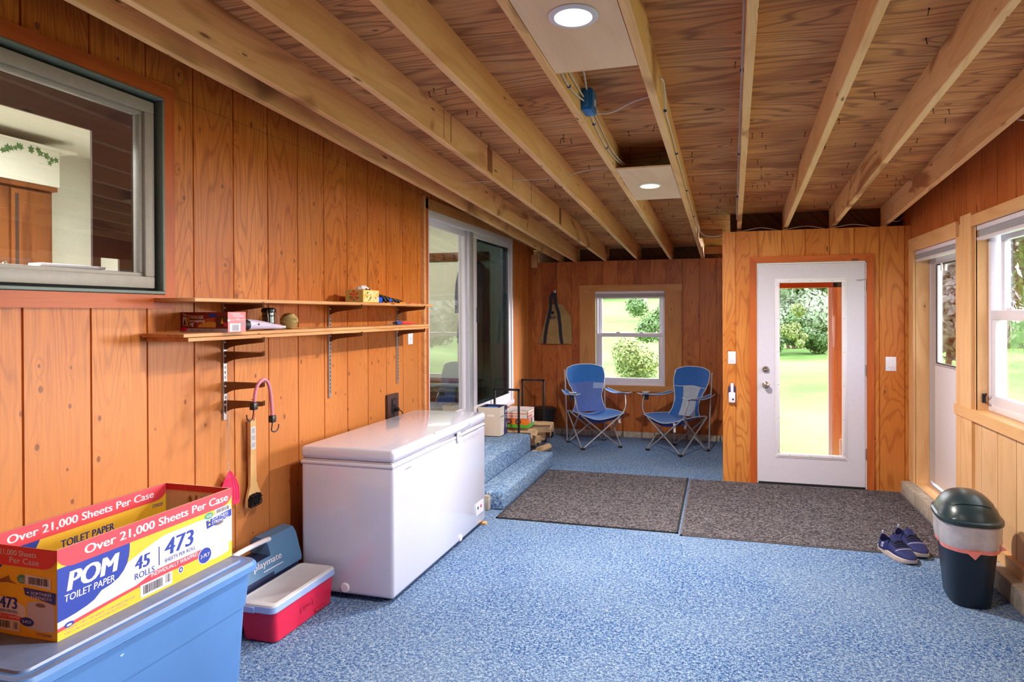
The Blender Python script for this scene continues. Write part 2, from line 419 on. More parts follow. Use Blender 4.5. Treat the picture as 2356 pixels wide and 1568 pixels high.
# entry wall: stands forward of the back wall and holds the white door
m = MB(); PE = lambda u, d, z: (u, YE-d, z)
ge_ = [.1323+.2032*i for i in range(8)]
dx0, dx1, dz1 = .318, 1.248, 2.052
siding(m, PE, [(.015, dx0, -.03, 2.352), (dx0, dx1, dz1, 2.352), (dx1, XR, -.03, 2.352)], ge_, WE)
m.box((.015, YE+.012, -.05), (dx0-.01, YE+.13, 2.345), DARKB); m.box((dx1+.01, YE+.012, -.05), (XR, YE+.13, 2.345), DARKB); m.box((dx0-.01, YE+.012, dz1+.01), (dx1+.01, YE+.13, 2.345), DARKB)
m.quad((.0149, YE, -.03), (.0149, YE, 2.352), (.0149, YE+.012, 2.352), (.0149, YE+.012, -.03), WE)
m.box((.016, YE+.13, -.05), (.08, YB+.1, 2.345), WB)
m.quad((.015, YE, 2.352), (XR, YE, 2.352), (XR, YE+.13, 2.352), (.015, YE+.13, 2.352), WE)
m.box((.09, YE+.27, 2.2), (XR+.1, YE+.3, 2.7), JOD)  # dark board added to block sun and stand for the dark void
struct(m.obj('wall_entry', smooth=False))
# right wall: siding, storm door and windows, continued past the camera
m = MB(); PR = lambda u, d, z: (XR-d, u, z)
gr_ = [4.857+.2757*i for i in range(-24, 9)]
st0, st1, stz0, stz1 = 5.572, 6.692, .085, 2.112
wins = [(4.24, 5.206), (3.02, 3.98), (1.8, 2.76)]  # the two nearer windows are out of view, put in for their light
cz0, cz1 = .948, 2.152
rects = [(st1, YE+.3, .08, 2.2), (st0, st1, stz1, 2.2), (5.206, st0, .08, 2.2)]
prev = None
for i, (a, b) in enumerate(wins):
    rects += [(a, b, .13, cz0, WRL), (a, b, cz1, 2.2)]
    nb = wins[i+1][1] if i+1 < len(wins) else -1.2
    rects += [(nb, a, .13, cz0, WRL), (nb, a, cz0, 2.2, WRL)]
rects[2] = (5.206, st0, .08, 2.2, WRL)
rects += [(-1.2, YE+.3, 2.2, 3.1)]
siding(m, PR, rects, gr_, WR)
m.box((XR+.012, st1+.02, -.1), (XR+.14, YE, 2.9), DARKB); m.box((XR+.012, 5.24, -.1), (XR+.14, st0-.02, 2.9), DARKB)
m.box((XR+.012, -1.2, 2.25), (XR+.14, st1+.02, 2.9), DARKB); m.box((XR+.012, -1.2, -.1), (XR+.14, 5.24, .9), DARKB)
struct(m.obj('wall_right', smooth=False))
m = MB(); rr = random.Random(3); y = YE-.07
while y > -1.2:
    m.rbox((1.51+rr.uniform(-.006, .006), y-.405, 0), (XR+.12, y, .118), .008, CONC, 2); y -= .41
struct(m.obj('trim_1'))
m = MB(); siding(m, lambda u, d, z: (u, -1.15+d, z), [(XL-.1, XR+.1, 0, 3.1)], [XL+.2032*i for i in range(1, 20)], WB)
m.box((XL-.1, -1.25, -.1), (XR+.2, -1.17, 3.2), DARKB); struct(m.obj('wall_rear_light_stop', smooth=False))  # unseen wall added to cut the light from behind the camera
# roof sheathing
y0, y1 = -1.2, YB+.3; m = MB()
zt = lambda y: ZC(y)+JH
m.add([(XL-.1, y0, zt(y0)), (XR+.14, y0, zt(y0)), (XR+.14, y1, zt(y1)), (XL-.1, y1, zt(y1)), (XL-.1, y0, zt(y0)+.05), (XR+.14, y0, zt(y0)+.05), (XR+.14, y1, zt(y1)+.05), (XL-.1, y1, zt(y1)+.05)],
      [(0, 1, 2, 3), (4, 7, 6, 5), (0, 4, 5, 1), (1, 5, 6, 2), (2, 6, 7, 3), (3, 7, 4, 0)], CE)
ceil = struct(m.obj('ceiling', smooth=False))
# roofing nails poking through the sheathing
NAIL = mat('rusty_nail', (58, 34, 26), .7, .3)
m = MB(); m.cyl((0, 0, 0), (0, 0, -.028), .0017, NAIL, n=5); m.cyl((0, 0, -.0), (0, 0, -.004), .004, NAIL, n=6); m.cyl((-.006, 0, -.026), (.006, 0, -.028), .0015, NAIL, n=5)
nail0 = m.obj('nail', ceil, smooth=False)
def nailspots():
    r = random.Random(11); P = []
    y = 1.9
    while y < 8.8:
        dens = 5 if y > 4.2 else 2
        for _ in range(dens*3):
            x = r.uniform(-1.75, 1.5)
            if y > 6.7 and x > -.1: pass
            P.append((x, y+r.uniform(-.08, .08)))
        y += .3 if y < 4.2 else .26
    return P
spots = nailspots(); jx = [-2.160, -1.951, -1.556, -1.139, -.729, -.341, .071, .483, .894, 1.330]; JX = lambda i, y: jx[i]+.014*y
spots = [p for p in spots if all(abs(p[0]-JX(k, p[1])) > .03 for k in range(10))]
spots.sort(key=lambda p: p[1])
first = True
for x, y in spots[:100]:
    if first: o = nail0; first = False
    else: o = nail0.copy(); C.objects.link(o); o.parent = ceil
    o.location = (x, y, zt(y)); o.rotation_euler = (random.uniform(-.25, .25), random.uniform(-.25, .25), random.uniform(0, 3))
m = MB()
for x, y in spots[100:]:
    T = Matrix.Translation((x, y, zt(y))) @ Euler((random.uniform(-.2, .2), random.uniform(-.2, .2), random.uniform(0, 3))).to_matrix().to_4x4()
    m.cyl((0, 0, 0), (0, 0, -.026), .0019, NAIL, n=4, T=T); m.cyl((-.007, 0, -.024), (.007, 0, -.026), .0015, NAIL, n=4, T=T)
o = m.obj('nails_over_far_end', ceil, smooth=False); o['kind'] = 'stuff'
# joists
JL = ['rough stained roof joist nearest the wall with the shelves, water marks on its face',
      'second roof joist out from the shelf wall, pale and knotty with a green tinge',
      'third roof joist out from the shelf wall, with dark square water stain on its face',
      'fourth roof joist out from the shelf wall, a thin white cable passing through it',
      'roof joist carrying the blue junction box, along the left of the birch panels',
      'roof joist right of the birch light panels, white cable looping along it',
      'roof joist running straight above the camera with grey cable stapled to its left side',
      'roof joist ending above the latch side of the white door',
      'roof joist ending above the hinge side of the white door',
      'roof joist nearest the windowed wall, blue box at its near end']
for i, x in enumerate(jx):
    far = YB+.16 if i < 6 else YE+.25
    m = MB(); ya, yb = -1.1, far; n = 14
    ringsv = []
    rj = random.Random(i)
    for k in range(n+1):
        y = ya+(yb-ya)*k/n; a, b = JX(i, y)-.019, JX(i, y)+.019; dz = rj.uniform(-.002, .002); z = ZC(y)+dz+(.012 if i == 0 else 0); e = .003
        zt_ = zt(y)-.001
        ringsv.append([Vector(p) for p in ((a, y, z+e), (a+e, y, z), (b-e, y, z), (b, y, z+e), (b, y, zt_), (a, y, zt_))])
    m.loft(ringsv, JOL if i in (0,) else JO)
    o = m.obj('roof_joist', smooth=False); tag(o, JL[i], 'joist', 'roof joists')
    if i == 0:
        c = MB()
        c.loft([[Vector(p) for p in ((JX(0, y)-.06, y, ZC(y)+.035), (JX(0, y)-.02, y, ZC(y)+.035), (JX(0, y)-.02, y, zt(y)-.001), (JX(0, y)-.06, y, zt(y)-.001))] for y in (-1.1, 8.9)], JOD)  # sistered board; its dark colour paints in the shadow it lies in
        c.obj('shaded_sister_board', o, smooth=False)
    if i == 2:
        for y, wd in ((4.35, .10), (6.35, .09), (3.62, .008), (3.72, .012), (4.9, .008), (5.4, .014), (5.5, .006)):
            c = MB(); b = JX(i, y)+.0192; b1 = JX(i, y+wd)+.0192
            c.add([(b, y, ZC(y)+.02), (b1, y+wd, ZC(y+wd)+.02), (b1, y+wd, zt(y+wd)-.006), (b, y, zt(y)-.006)], [(0, 1, 2, 3)], mat('water_stain', (148, 96, 62), .6, var=.2, scale=60))
            c.obj('water_stain', o, smooth=False)
def block(x0, x1, y, label, name='blocking_board'):
    m = MB(); m.rbox((x0, y-.019, ZC(y)+.0), (x1, y+.019, ZC(y)+.085), .002, TBH, 1); o = m.obj(name, smooth=False); tag(o, label, 'blocking', 'blocking between joists')
block(-.21, .016, 7.35, 'short blocking board beside the entry wall corner, the nearer of two')
block(-.19, .016, 8.55, 'short blocking board at the back wall, the farther of two')
m = MB(); m.rbox((XL+.005, YB-.06, 2.2), (XL+.085, YB-.003, 2.37), .003, TP, 1); tag(m.obj('corner_block', smooth=False), 'small pale wood block in the top corner beyond the sliding door', 'block')

# ------------------------------------------------------------------ casings
def mitre_casing(name, P, u0, u1, z0, z1, wd, th, mv, mh, bottom=True, top=True, wb=None):
    """flat casing round an opening; P(u, d, z) places it"""
    m = MB()
    def pr(poly, mt):
        n = len(poly); vs = [P(u, 0, z) for u, z in poly] + [P(u, th, z) for u, z in poly]
        m.add(vs, [tuple(range(n)), tuple(range(n, 2*n))[::-1]] + [(i, n+i, n+(i+1) % n, (i+1) % n) for i in range(n)], mt)
    wb = wb or wd
    zt0 = z1+wd if top else z1
    pr([(u0-wd, z0-(wb if bottom else 0)), (u0, z0), (u0, z1), (u0-wd, zt0)], mv)
    pr([(u1, z0), (u1+wd, z0-(wb if bottom else 0)), (u1+wd, zt0), (u1, z1)], mv)
    if top: pr([(u0-wd, z1+wd), (u0, z1), (u1, z1), (u1+wd, z1+wd)], mh)
    if bottom: pr([(u0-wd, z0-wb), (u1+wd, z0-wb), (u1, z0), (u0, z0)], mh)
    bmm = m.obj(name, smooth=False); return bmm
def fix_normals(o):
    bm = bmesh.new(); bm.from_mesh(o.data); bmesh.ops.recalc_face_normals(bm, faces=bm.faces); bm.to_mesh(o.data); bm.free(); return o
struct(fix_normals(mitre_casing('trim_2', PL, wy0, wy1, wz0, wz1, .062, .016, TR, TRH)))
TRX = wood('reddish_casing_across', (186, 88, 38), (200, 106, 50), (136, 56, 20), grain='X', rings=6, ringstr=.3, knot=.05)
struct(fix_normals(mitre_casing('trim_3', PE, dx0, dx1, 0, dz1, .058, .016, TR, TRX, bottom=False)))
# casings of the sliding door
m = MB(); m.box((XL, sy0-.068, .0), (XL+.018, sy0, sz1+.09), TR); m.box((XL, sy0-.12, 0), (XL+.03, sy0-.078, 2.59), SH); m.box((XL, sy0-.068, sz1), (XL+.018, sy1+.03, sz1+.09), TBH)
struct(m.obj('trim_4', smooth=False))
# back window casing: wide light boards
m = MB(); t = .02
m.box((-1.775, YB-t, .66), (bx0, YB, 1.862), TB); m.box((bx1, YB-t, .66), (-.475, YB, 1.862), TB)
m.box((-1.78, YB-t-.003, 1.862), (-.468, YB, 1.955), TBH); m.box((-1.77, YB-t, .585), (-.478, YB, .66), TBH)
struct(m.obj('trim_5', smooth=False))
# right wall trim boards
m = MB(); x0 = XR-.019
m.box((x0, 6.70, .118), (XR, 6.852, 2.112), TP); m.box((x0, st0-.006, 2.112), (XR, 6.852, 2.225), TPH)
m.box((x0, 5.468, .118), (XR, st0-.002, 2.112), TP); m.box((x0-.004, 5.25, cz0), (XR, 5.464, 2.245), TP); m.box((x0, 5.25, .118), (XR, 5.464, .878), TP)
m.box((x0-.006, -1.2, 2.152), (XR, 5.248, 2.225), TPH)
m.box((x0-.012, -1.2, .878), (XR, st0-.002, cz0), TPH)
m.box((XR-.03, -1.2, .118), (XR, 5.1, .185), TPH)
for a, b in wins: m.box((XR-.02, a, cz0-.02), (XR+.085, b, cz0+.002), TPH)
for i in range(len(wins)-1): m.box((x0, wins[i+1][1], cz0), (XR, wins[i][0], cz1), TP)
# jamb linings
m.box((XR, st1, stz0), (XR+.12, st1+.02, stz1), TP); m.box((XR, st0-.02, stz0), (XR+.12, st0, stz1), TP); m.box((XR, st0, stz1), (XR+.12, st1, stz1+.02), TPH)
m.box((XR-.005, st0, .095), (XR+.10, st1+.1, .122), TPH)
for a, b in wins:
    m.box((XR, b, cz0), (XR+.10, b+.02, cz1), TP); m.box((XR, a-.02, cz0), (XR+.10, a, cz1), TP); m.box((XR, a, cz1), (XR+.10, b, cz1+.02), TPH)
struct(m.obj('trim_6', smooth=False))

# ================================================================== DOORS AND WINDOWS
def bx(name, lo, hi, m, parent, r=0, world=True, seg=2):
    b = MB(); (b.rbox(lo, hi, r, m, seg) if r else b.box(lo, hi, m))
    return wobj(b, name, parent)
def sroot(name, loc):
    o = bpy.data.objects.new(name, None); C.objects.link(o); o.location = loc; o['kind'] = 'structure'; o.empty_display_size = .05; return o
# --- kitchen window (window_1)
W = sroot('window_1', (XL, wy1, wz0))
m = MB(); x0, x1 = XL-.06, XL-.0
def fr(m, X0, X1, a, b, c, d, t, mt):      # rectangular frame in a Y-Z plane
    m.rbox((X0, a, c), (X1, b, c+t), .004, mt, 2); m.rbox((X0, a, d-t), (X1, b, d), .004, mt, 2)
    m.rbox((X0, a, c+t), (X1, a+t, d-t), .004, mt, 2); m.rbox((X0, b-t, c+t), (X1, b, d-t), .004, mt, 2)
fr(m, XL-.05, XL+.022, wy0+.002, wy1-.002, wz0+.002, wz1-.002, .014, TEAL)
wobj(m, 'window_frame', W)
m = MB(); fr(m, XL-.05, XL-.005, wy0+.03, wy1-.036, wz0+.028, wz1-.03, .052, GREYW); fr(m, XL-.058, XL-.022, wy0+.08, wy1-.086, wz0+.078, wz1-.08, .018, GREYW)
wobj(m, 'sash', W)
m = MB(); fr(m, XL-.06, XL-.03, wy0+.014, wy1-.016, wz0+.014, wz1-.016, .022, RUBBER); wobj(m, 'gasket', W)
bx('glass', (XL-.045, wy0+.09, wz0+.09), (XL-.041, wy1-.095, wz1-.09), GLK, W)
# --- back window (window_2): double hung with raised shade
W = sroot('window_2', (bx0, YB, bz0))
def frx(m, Y0, Y1, a, b, c, d, t, mt, tb=None):
    tb = tb or t
    m.rbox((a, Y0, c), (b, Y1, c+tb), .004, mt, 2); m.rbox((a, Y0, d-t), (b, Y1, d), .004, mt, 2)
    m.rbox((a, Y0, c+tb), (a+t, Y1, d-t), .004, mt, 2); m.rbox((b-t, Y0, c+tb), (b, Y1, d-t), .004, mt, 2)
m = MB(); frx(m, YB, YB+.11, bx0+.002, bx1-.002, bz0+.002, bz1-.002, .03, VINYL); wobj(m, 'window_frame', W)
m = MB(); frx(m, YB+.06, YB+.095, bx0+.032, bx1-.03, 1.29, bz1-.03, .045, VINYL); wobj(m, 'upper_sash', W)
m = MB(); frx(m, YB+.015, YB+.055, bx0+.032, bx1-.03, bz0+.03, 1.335, .052, VINYL, .07); s_ = wobj(m, 'lower_sash', W)
m = MB(); m.rbox((-1.3, YB+.008, 1.335), (-1.25, YB+.03, 1.35), .003, VINYL, 2); wobj(m, 'sash_lock', s_)
m = MB(); m.rbox((-1.0, YB+.008, 1.335), (-.95, YB+.03, 1.35), .003, VINYL, 2); wobj(m, 'sash_lock', s_)
bx('glass', (bx0+.08, YB+.076, 1.33), (bx1-.07, YB+.08, bz1-.07), GL, W); bx('glass', (bx0+.08, YB+.033, bz0+.09), (bx1-.08, YB+.037, 1.29), GL, W)
SHADE = mat('grey_pleated_shade', (188, 186, 190), .8, var=.04)
def shade(name, T, w_, parent_label, loc, dep=.03, h=.09):
    """folded honeycomb shade: headrail, stacked pleats, bottom rail; local x along the opening, y into the room, z up, top at z=0"""
    o = thing(name, parent_label, 'window shade', loc)
    m = MB(); m.rbox((0, 0, -.03), (w_, dep, 0), .004, VINYL, 2, T); m.obj('headrail', o)
    m = MB(); n = 6; pts = []
    for k in range(n+1): pts.append((dep*.85 if k % 2 == 0 else dep*.55, -.03-k*(h-.05)/n))
    poly_ = pts + [(dep*.1, pts[-1][1]), (dep*.1, -.03)]
    vs = [(0, y, z) for y, z in poly_] + [(w_, y, z) for y, z in poly_]; q = len(poly_)
    m.add(vs, [tuple(range(q)), tuple(range(q, 2*q))[::-1]]+[(i, q+i, q+(i+1) % q, (i+1) % q) for i in range(q)], SHADE, T); m.obj('pleats', o)
    m = MB(); m.rbox((0, 0, -h), (w_, dep, -h+.02), .004, VINYL, 2, T); m.obj('bottom_rail', o)
    return o
TBK = Matrix(((1, 0, 0, 0), (0, -1, 0, 0), (0, 0, 1, 0), (0, 0, 0, 1)))
TRT = Matrix(((0, -1, 0, 0), (1, 0, 0, 0), (0, 0, 1, 0), (0, 0, 0, 1)))   # runs along +Y, room side is -X
shade('window_shade', TBK, bx1-bx0-.01, 'grey folded shade raised to the top of the back window', (bx0+.005, YB-.004, bz1-.003), .03, .095)
shade('window_shade', TRT, st1-st0-.01, 'grey folded shade raised at the top of the storm door opening', (XR+.035, st0+.005, stz1-.002), .04, .09)
for i, (a, b) in enumerate(wins[:1]):
    shade('window_shade', TRT, b-a-.01, 'grey folded shade raised at the top of the big side window', (XR+.035, a+.005, cz1-.002), .04, .095)
# --- right windows (window_3 ...)
for i, (a, b) in enumerate(wins):
    W = sroot('window_%d' % (3+i), (XR, a, cz0))
    X0 = XR+.062
    m = MB(); fr(m, X0, X0+.09, a+.002, b-.002, cz0+.003, cz1-.002, .045, VINYL); wobj(m, 'window_frame', W)
    m = MB(); fr(m, X0+.045, X0+.08, a+.045, b-.075, 1.545, cz1-.05, .06, VINYL); wobj(m, 'upper_sash', W)
    m = MB(); fr(m, X0+.005, X0+.042, a+.045, b-.045, cz0+.045, 1.60, .062, VINYL); s_ = wobj(m, 'lower_sash', W)
    m = MB(); m.rbox((X0+.01, b-.35, 1.60), (X0+.03, b-.27, 1.615), .004, VINYL, 2); wobj(m, 'sash_lock', s_)
    bx('glass', (X0+.06, a+.1, 1.6), (X0+.064, b-.13, cz1-.1), GL, W); bx('glass', (X0+.022, a+.1, cz0+.1), (X0+.026, b-.1, 1.55), GL, W)
# --- storm door (door_2)
W = sroot('door_2', (XR+.1, st0, stz0)); X0 = XR+.10
m = MB(); fr(m, X0+.0, X0+.05, st0+.001, st1-.001, stz0+.02, stz1-.001, .035, ALU); wobj(m, 'frame', W)
m = MB(); fr(m, X0+.004, X0+.034, st0+.04, st1-.17+.0, .16, 2.06, .07, WHITEP)
m.box((X0+.004, st1-.17, .16), (X0+.034, st1-.036, 2.06), ALU)
wobj(m, 'door_frame_stiles', W)
m = MB(); m.rbox((X0-.002, st0+.1, .17), (X0+.02, st1-.175, 1.15), .004, WHITEP, 2); m.rbox((X0-.006, st0+.13, .2), (X0+.0, st1-.205, 1.12), .003, WHITEP, 2); wobj(m, 'kick_panel', W)
m = MB(); fr(m, X0-.002, X0+.02, st0+.1, st1-.185, 1.15, 2.0, .02, ALU); wobj(m, 'glass_frame', W)
m = MB(); fr(m, X0-.001, X0+.018, st0+.118, st1-.2, 1.165, 1.985, .012, RUBBER); wobj(m, 'gasket', W)
bx('glass', (X0+.008, st0+.12, 1.17), (X0+.012, st1-.2, 1.99), GL, W)
m = MB(); m.rbox((X0-.012, 6.30, 1.92), (X0-.002, 6.33, 1.985), .003, WHITEP, 2); wobj(m, 'glass_clip', W)
# --- entry door (door_1)
W = sroot('door_1', (.33, YE, 0)); a, b = .332, 1.236; y0, y1 = YE+.004, YE+.048
gx0, gx1, gz0, gz1 = .515, 1.055, .285, 1.87
m = MB()
for lo, hi in (((a, y0, .02), (gx0, y1, 2.035)), ((gx1, y0, .02), (b, y1, 2.035)), ((gx0, y0, .02), (gx1, y1, gz0)), ((gx0, y0, gz1), (gx1, y1, 2.035))): m.box(lo, hi, DOORW)
wobj(m, 'door_slab', W, smooth=False)
m = MB(); o_ = .035
def bead(m, x0, x1, z0, z1, t, ya, yb, mt):
    frx(m, ya, yb, x0, x1, z0, z1, t, mt)
bead(m, gx0-o_, gx1+o_, gz0-o_, gz1+o_, .02, y0-.006, y0+.002, WHITEP); bead(m, gx0-o_+.014, gx1+o_-.014, gz0-o_+.014, gz1+o_-.014, .026, y0-.013, y0+.002, WHITEP)
lf = wobj(m, 'glass_surround', W)
SCREW = mat('screw_cap', (150, 146, 150), .4, .4)
def dots(pts, name='screw'):
    for x, z in pts:
        c = MB(); c.cyl((x, y0-.0135, z), (x, y0-.0122, z), .004, SCREW, n=8); wobj(c, name, lf)
dots([(gx0-.008, gz0+.03+k*.305) for k in range(6)]+[(gx1+.008, gz0+.03+k*.305) for k in range(6)]+[(gx0+.09+k*.18, gz1+.008) for k in range(3)]+[(gx0+.09+k*.18, gz0-.008) for k in range(3)])
bx('glass', (gx0, y0+.01, gz0), (gx1, y0+.014, gz1), GL, W); 
m = MB(); frx(m, y0+.004, y0+.03, gx0, gx1, gz0, gz1, .006, VINYL); wobj(m, 'inner_bead', W)
m = MB(); m.rbox((a, y0-.004, -.02), (b, y1, .02), .003, RUBBER, 1); wobj(m, 'door_sweep', W)
for z, nm in ((1.062, 'deadbolt'), (.918, 'door_knob')):
    m = MB(); kx = a+.066
    if nm == 'deadbolt':
        m.lathe([(.0, -.022), (.026, -.02), (.031, -.012), (.033, 0)], (kx, y0, z), CHROME, axis='Y'); k = wobj(m, nm, W)
        c = MB(); c.rbox((kx-.016, y0-.04, z-.005), (kx+.016, y0-.02, z+.005), .003, CHROME, 2); wobj(c, 'thumb_turn', k)
    else:
        m.lathe([(.033, 0), (.032, -.008), (.014, -.014), (.012, -.032), (.024, -.042), (.029, -.055), (.026, -.066), (.012, -.071), (0, -.0715)], (kx, y0, z), CHROME, axis='Y'); wobj(m, nm, W)
for z in (1.83, 1.07, .32):
    m = MB(); m.cyl((b+.006, y0-.006, z-.05), (b+.006, y0-.006, z+.05), .006, STEEL, n=10); m.box((b-.002, y0-.002, z-.048), (b+.01, y0+.004, z+.048), STEEL)
    h = wobj(m, 'hinge', W)
    if z > 1.5:
        c = MB(); c.tube([(b+.006, y0-.008, z+.052), (b-.03, y0-.02, z+.05), (b-.06, y0-.012, z+.05)], .003, STEEL); c.cyl((b-.06, y0-.02, z+.05), (b-.06, y0-.002, z+.05), .007, STEEL, n=10); wobj(c, 'hinge_pin_stop', h)
m = MB(); m.box((dx0, YE-.002, 0), (a-.003, y1, 2.05), WHITEP); m.box((b+.003, YE+.002, 0), (dx1, y1, 2.05), WHITEP); m.box((dx0, YE+.002, 2.038), (dx1, y1, 2.052), WHITEP); wobj(m, 'jamb', W, smooth=False)
m = MB(); m.box((dx0, YE-.01, -.02), (dx1, YE+.12, .004), BLACKP); wobj(m, 'threshold', W, smooth=False)
# --- sliding door (door_3)
W = sroot('door_3', (XL, sy0, sz0))
m = MB()
m.rbox((XL-.12, sy0+.001, sz1-.07), (XL+.008, sy1-.001, sz1-.001), .004, VINYL, 2); m.rbox((XL-.12, sy0+.001, sz0), (XL+.02, sy1-.001, sz0+.05), .004, VINYL, 2)
m.rbox((XL-.12, sy0+.001, sz0+.05), (XL+.008, sy0+.045, sz1-.07), .004, VINYL, 2); m.rbox((XL-.12, sy1-.05, sz0+.05), (XL+.008, sy1-.001, sz1-.07), .004, VINYL, 2)
wobj(m, 'door_frame', W)
def panel(name, ya, yb, xa, xb, stile, g, z0=sz0+.05, z1=sz1-.07):
    m = MB(); m.rbox((xa, ya, z0), (xb, yb, z0+.085), .004, VINYL, 2); m.rbox((xa, ya, z1-.05), (xb, yb, z1), .004, VINYL, 2)
    m.rbox((xa, ya, z0+.085), (xb, ya+stile[0], z1-.05), .004, VINYL, 2); m.rbox((xa, yb-stile[1], z0+.085), (xb, yb, z1-.05), .004, VINYL, 2)
    p = wobj(m, name, W); c = MB(); xm = (xa+xb)/2; c.box((xm-.002, ya+stile[0], z0+.085), (xm+.002, yb-stile[1], z1-.05), g); wobj(c, 'glass', p); return p
panel('fixed_panel', sy0+.045, 6.60, XL-.085, XL-.045, (.012, .05), GL)
p = panel('sliding_panel', 6.56, sy1-.05, XL-.115, XL-.09, (.05, .05), GL)
p = panel('screen_panel', 6.70, sy1-.055, XL-.035, XL-.008, (.12, .06), GLD)
m = MB(); m.rbox((XL-.045, 6.585, sz0+.05), (XL-.002, 6.70, sz1-.07), .003, ALU, 2); wobj(m, 'meeting_stile', W)
m = MB(); m.rbox((XL-.01, 6.80, 1.50), (XL+.008, 6.825, 1.66), .004, BLACKP, 2); wobj(m, 'latch_handle', W)

# ================================================================== ROOMS BEHIND THE LEFT WALL
# kitchen seen through window_1
m = MB(); kx = XL-.45
KO = (1.0, 2.60, 1.88, 2.475)     # lit opening in the dark partition: y0 y1 z0 z1
m.box((kx-.012, -.5, 0), (kx, KO[0], 3.1), DARKB); m.box((kx-.012, KO[1], 0), (kx, 2.645, 3.1), DARKB); m.box((kx-.012, 2.645, 1.872), (kx, 2.755, 3.1), DARKB); m.box((kx-.012, 2.755, 0), (kx, 5.0, 3.1), DARKB)
m.box((kx-.012, KO[0], KO[3]), (kx, KO[1], 3.1), DARKB); m.box((kx-.012, KO[0], 0), (kx, KO[1], 1.62), DARKB)
struct(m.obj('wall_kitchen_partition', smooth=False))
KX = -5.95
m = MB(); m.box((KX-.1, -1.0, 0), (KX, 5.45, 3.3), CREAM); m.box((KX, 5.35, 0), (kx, 5.45, 3.3), CREAM); m.box((KX, -1.1, 0), (XL-.15, -1.0, 3.3), CREAM)
struct(m.obj('wall_kitchen', smooth=False))
m = MB(); m.box((KX-.1, -1.1, 3.12), (XL-.15, 5.45, 3.2), CREAM); struct(m.obj('ceiling_kitchen', smooth=False))
m = MB(); m.box((KX-.1, -1.1, .4), (XL-.15, 5.45, .5), CREAM); struct(m.obj('floor_kitchen', smooth=False))
kb = thing('soffit', 'cream soffit with green ivy border above the brown cupboards', 'soffit', (KX, 3.9, 2.70))
m = MB(); m.rbox((KX+.002, 2.0, 2.70), (KX+.45, 4.645, 3.03), .004, CREAM, 2); m.box((KX+.002, 1.98, 3.018), (KX+.47, 4.80, 3.035), CREAM); wobj(m, 'board', kb)
IVY = mat('ivy_green', (70, 110, 62), .7, var=.5, scale=40)
m = MB(); ri = random.Random(5); T = face(FX, (KX+.4512, 0, 0))
y = 3.0
while y < 4.62:
    cz = 2.93+.03*math.sin(y*9)
    for k in range(3):
        cx, cy = y+ri.uniform(-.05, .05), cz+ri.uniform(-.03, .03); r = ri.uniform(.022, .036); a0 = ri.uniform(0, 6)
        poly(m, T, [(cx+r*(1 if j % 2 == 0 else .5)*math.cos(a0+j*math.pi/5), cy+r*(1 if j % 2 == 0 else .5)*math.sin(a0+j*math.pi/5)) for j in range(10)], IVY, .0002*k)
    wobj(m, 'ivy_sprig', kb, smooth=False); m = MB(); y += .1
kc = thing('tall_cupboard', 'brown wooden kitchen cupboard with panelled doors under the ivy border', 'cupboard', (KX, 3.9, .5))
m = MB(); m.rbox((KX+.01, 2.0, .5), (KX+.38, 4.63, 2.695), .004, CAB, 2); m.box((KX+.01, 1.98, 2.66), (KX+.43, 4.64, 2.698), CAB); wobj(m, 'carcass', kc)
for i in range(7):
    y = 4.60-(i+1)*.36
    m = MB(); m.rbox((KX+.38, y+.012, .6), (KX+.405, y+.348, 2.64), .005, CAB, 2); m.box((KX+.4052, y+.04, .7), (KX+.407, y+.07, 2.6), DARKB); d_ = wobj(m, 'cupboard_door', kc)
    m = MB(); m.lathe([(.0, .03), (.014, .024), (.006, .008), (.012, 0)], (KX+.405, y+.30, 2.02), CHROME, axis='X', n=10); wobj(m, 'knob', d_)
tr = thing('white_tray', 'long white box lying inside the kitchen window sill', 'box', (XL-.29, 2.37, 1.5))
m = MB(); m.rbox((-2.76, 2.165, 1.62), (-2.70, 2.585, 1.80), .005, WHITEP, 2); wobj(m, 'tray_body', tr); m = MB(); m.rbox((-2.77, 2.19, 1.80), (-2.69, 2.50, 1.812), .003, WHITEP, 2); wobj(m, 'tray_lid', tr)
m = MB(); m.box((-2.86, .8, 1.56), (XL-.15, 2.9, 1.62), DARKB); struct(m.obj('sill_kitchen', smooth=False))
# mudroom behind the sliding door
m = MB(); MX0, MY1 = -4.6, 8.42
m.box((MX0, MY1, .4), (-2.78, MY1+.1, 3.2), SAGE); struct(m.obj('wall_mudroom_back', smooth=False)); m = MB(); m.box((-2.76, MY1-.2, .4), (XL-.15, MY1+.1, 3.2), SAGE); struct(m.obj('wall_mudroom_pier', smooth=False)); m = MB(); m.box((MX0-.1, 5.45, .4), (MX0-.01, MY1+.1, 3.2), SAGE)
struct(m.obj('wall_mudroom_side', smooth=False))
m = MB(); m.box((MX0, 5.45, .4), (XL-.12, MY1, .49), mat('mudroom_floor', (120, 110, 96), .6, var=.3, scale=12)); struct(m.obj('floor_mudroom', smooth=False))
m = MB(); m.box((MX0, 5.45, 3.1), (XL-.12, MY1, 3.2), CREAM); struct(m.obj('ceiling_mudroom', smooth=False))
cr = thing('coat_rack', 'rough wooden coat rack with black hooks on the mudroom wall', 'coat rack', (-3.2, MY1, 2.33))
m = MB(); m.rbox((-3.95, MY1-.025, 2.275), (-2.81, MY1-.001, 2.385), .004, wood('rough_rack_board', (92, 54, 24), (120, 76, 38), (52, 28, 12), grain='X', knot=.6), 2); wobj(m, 'backboard', cr)
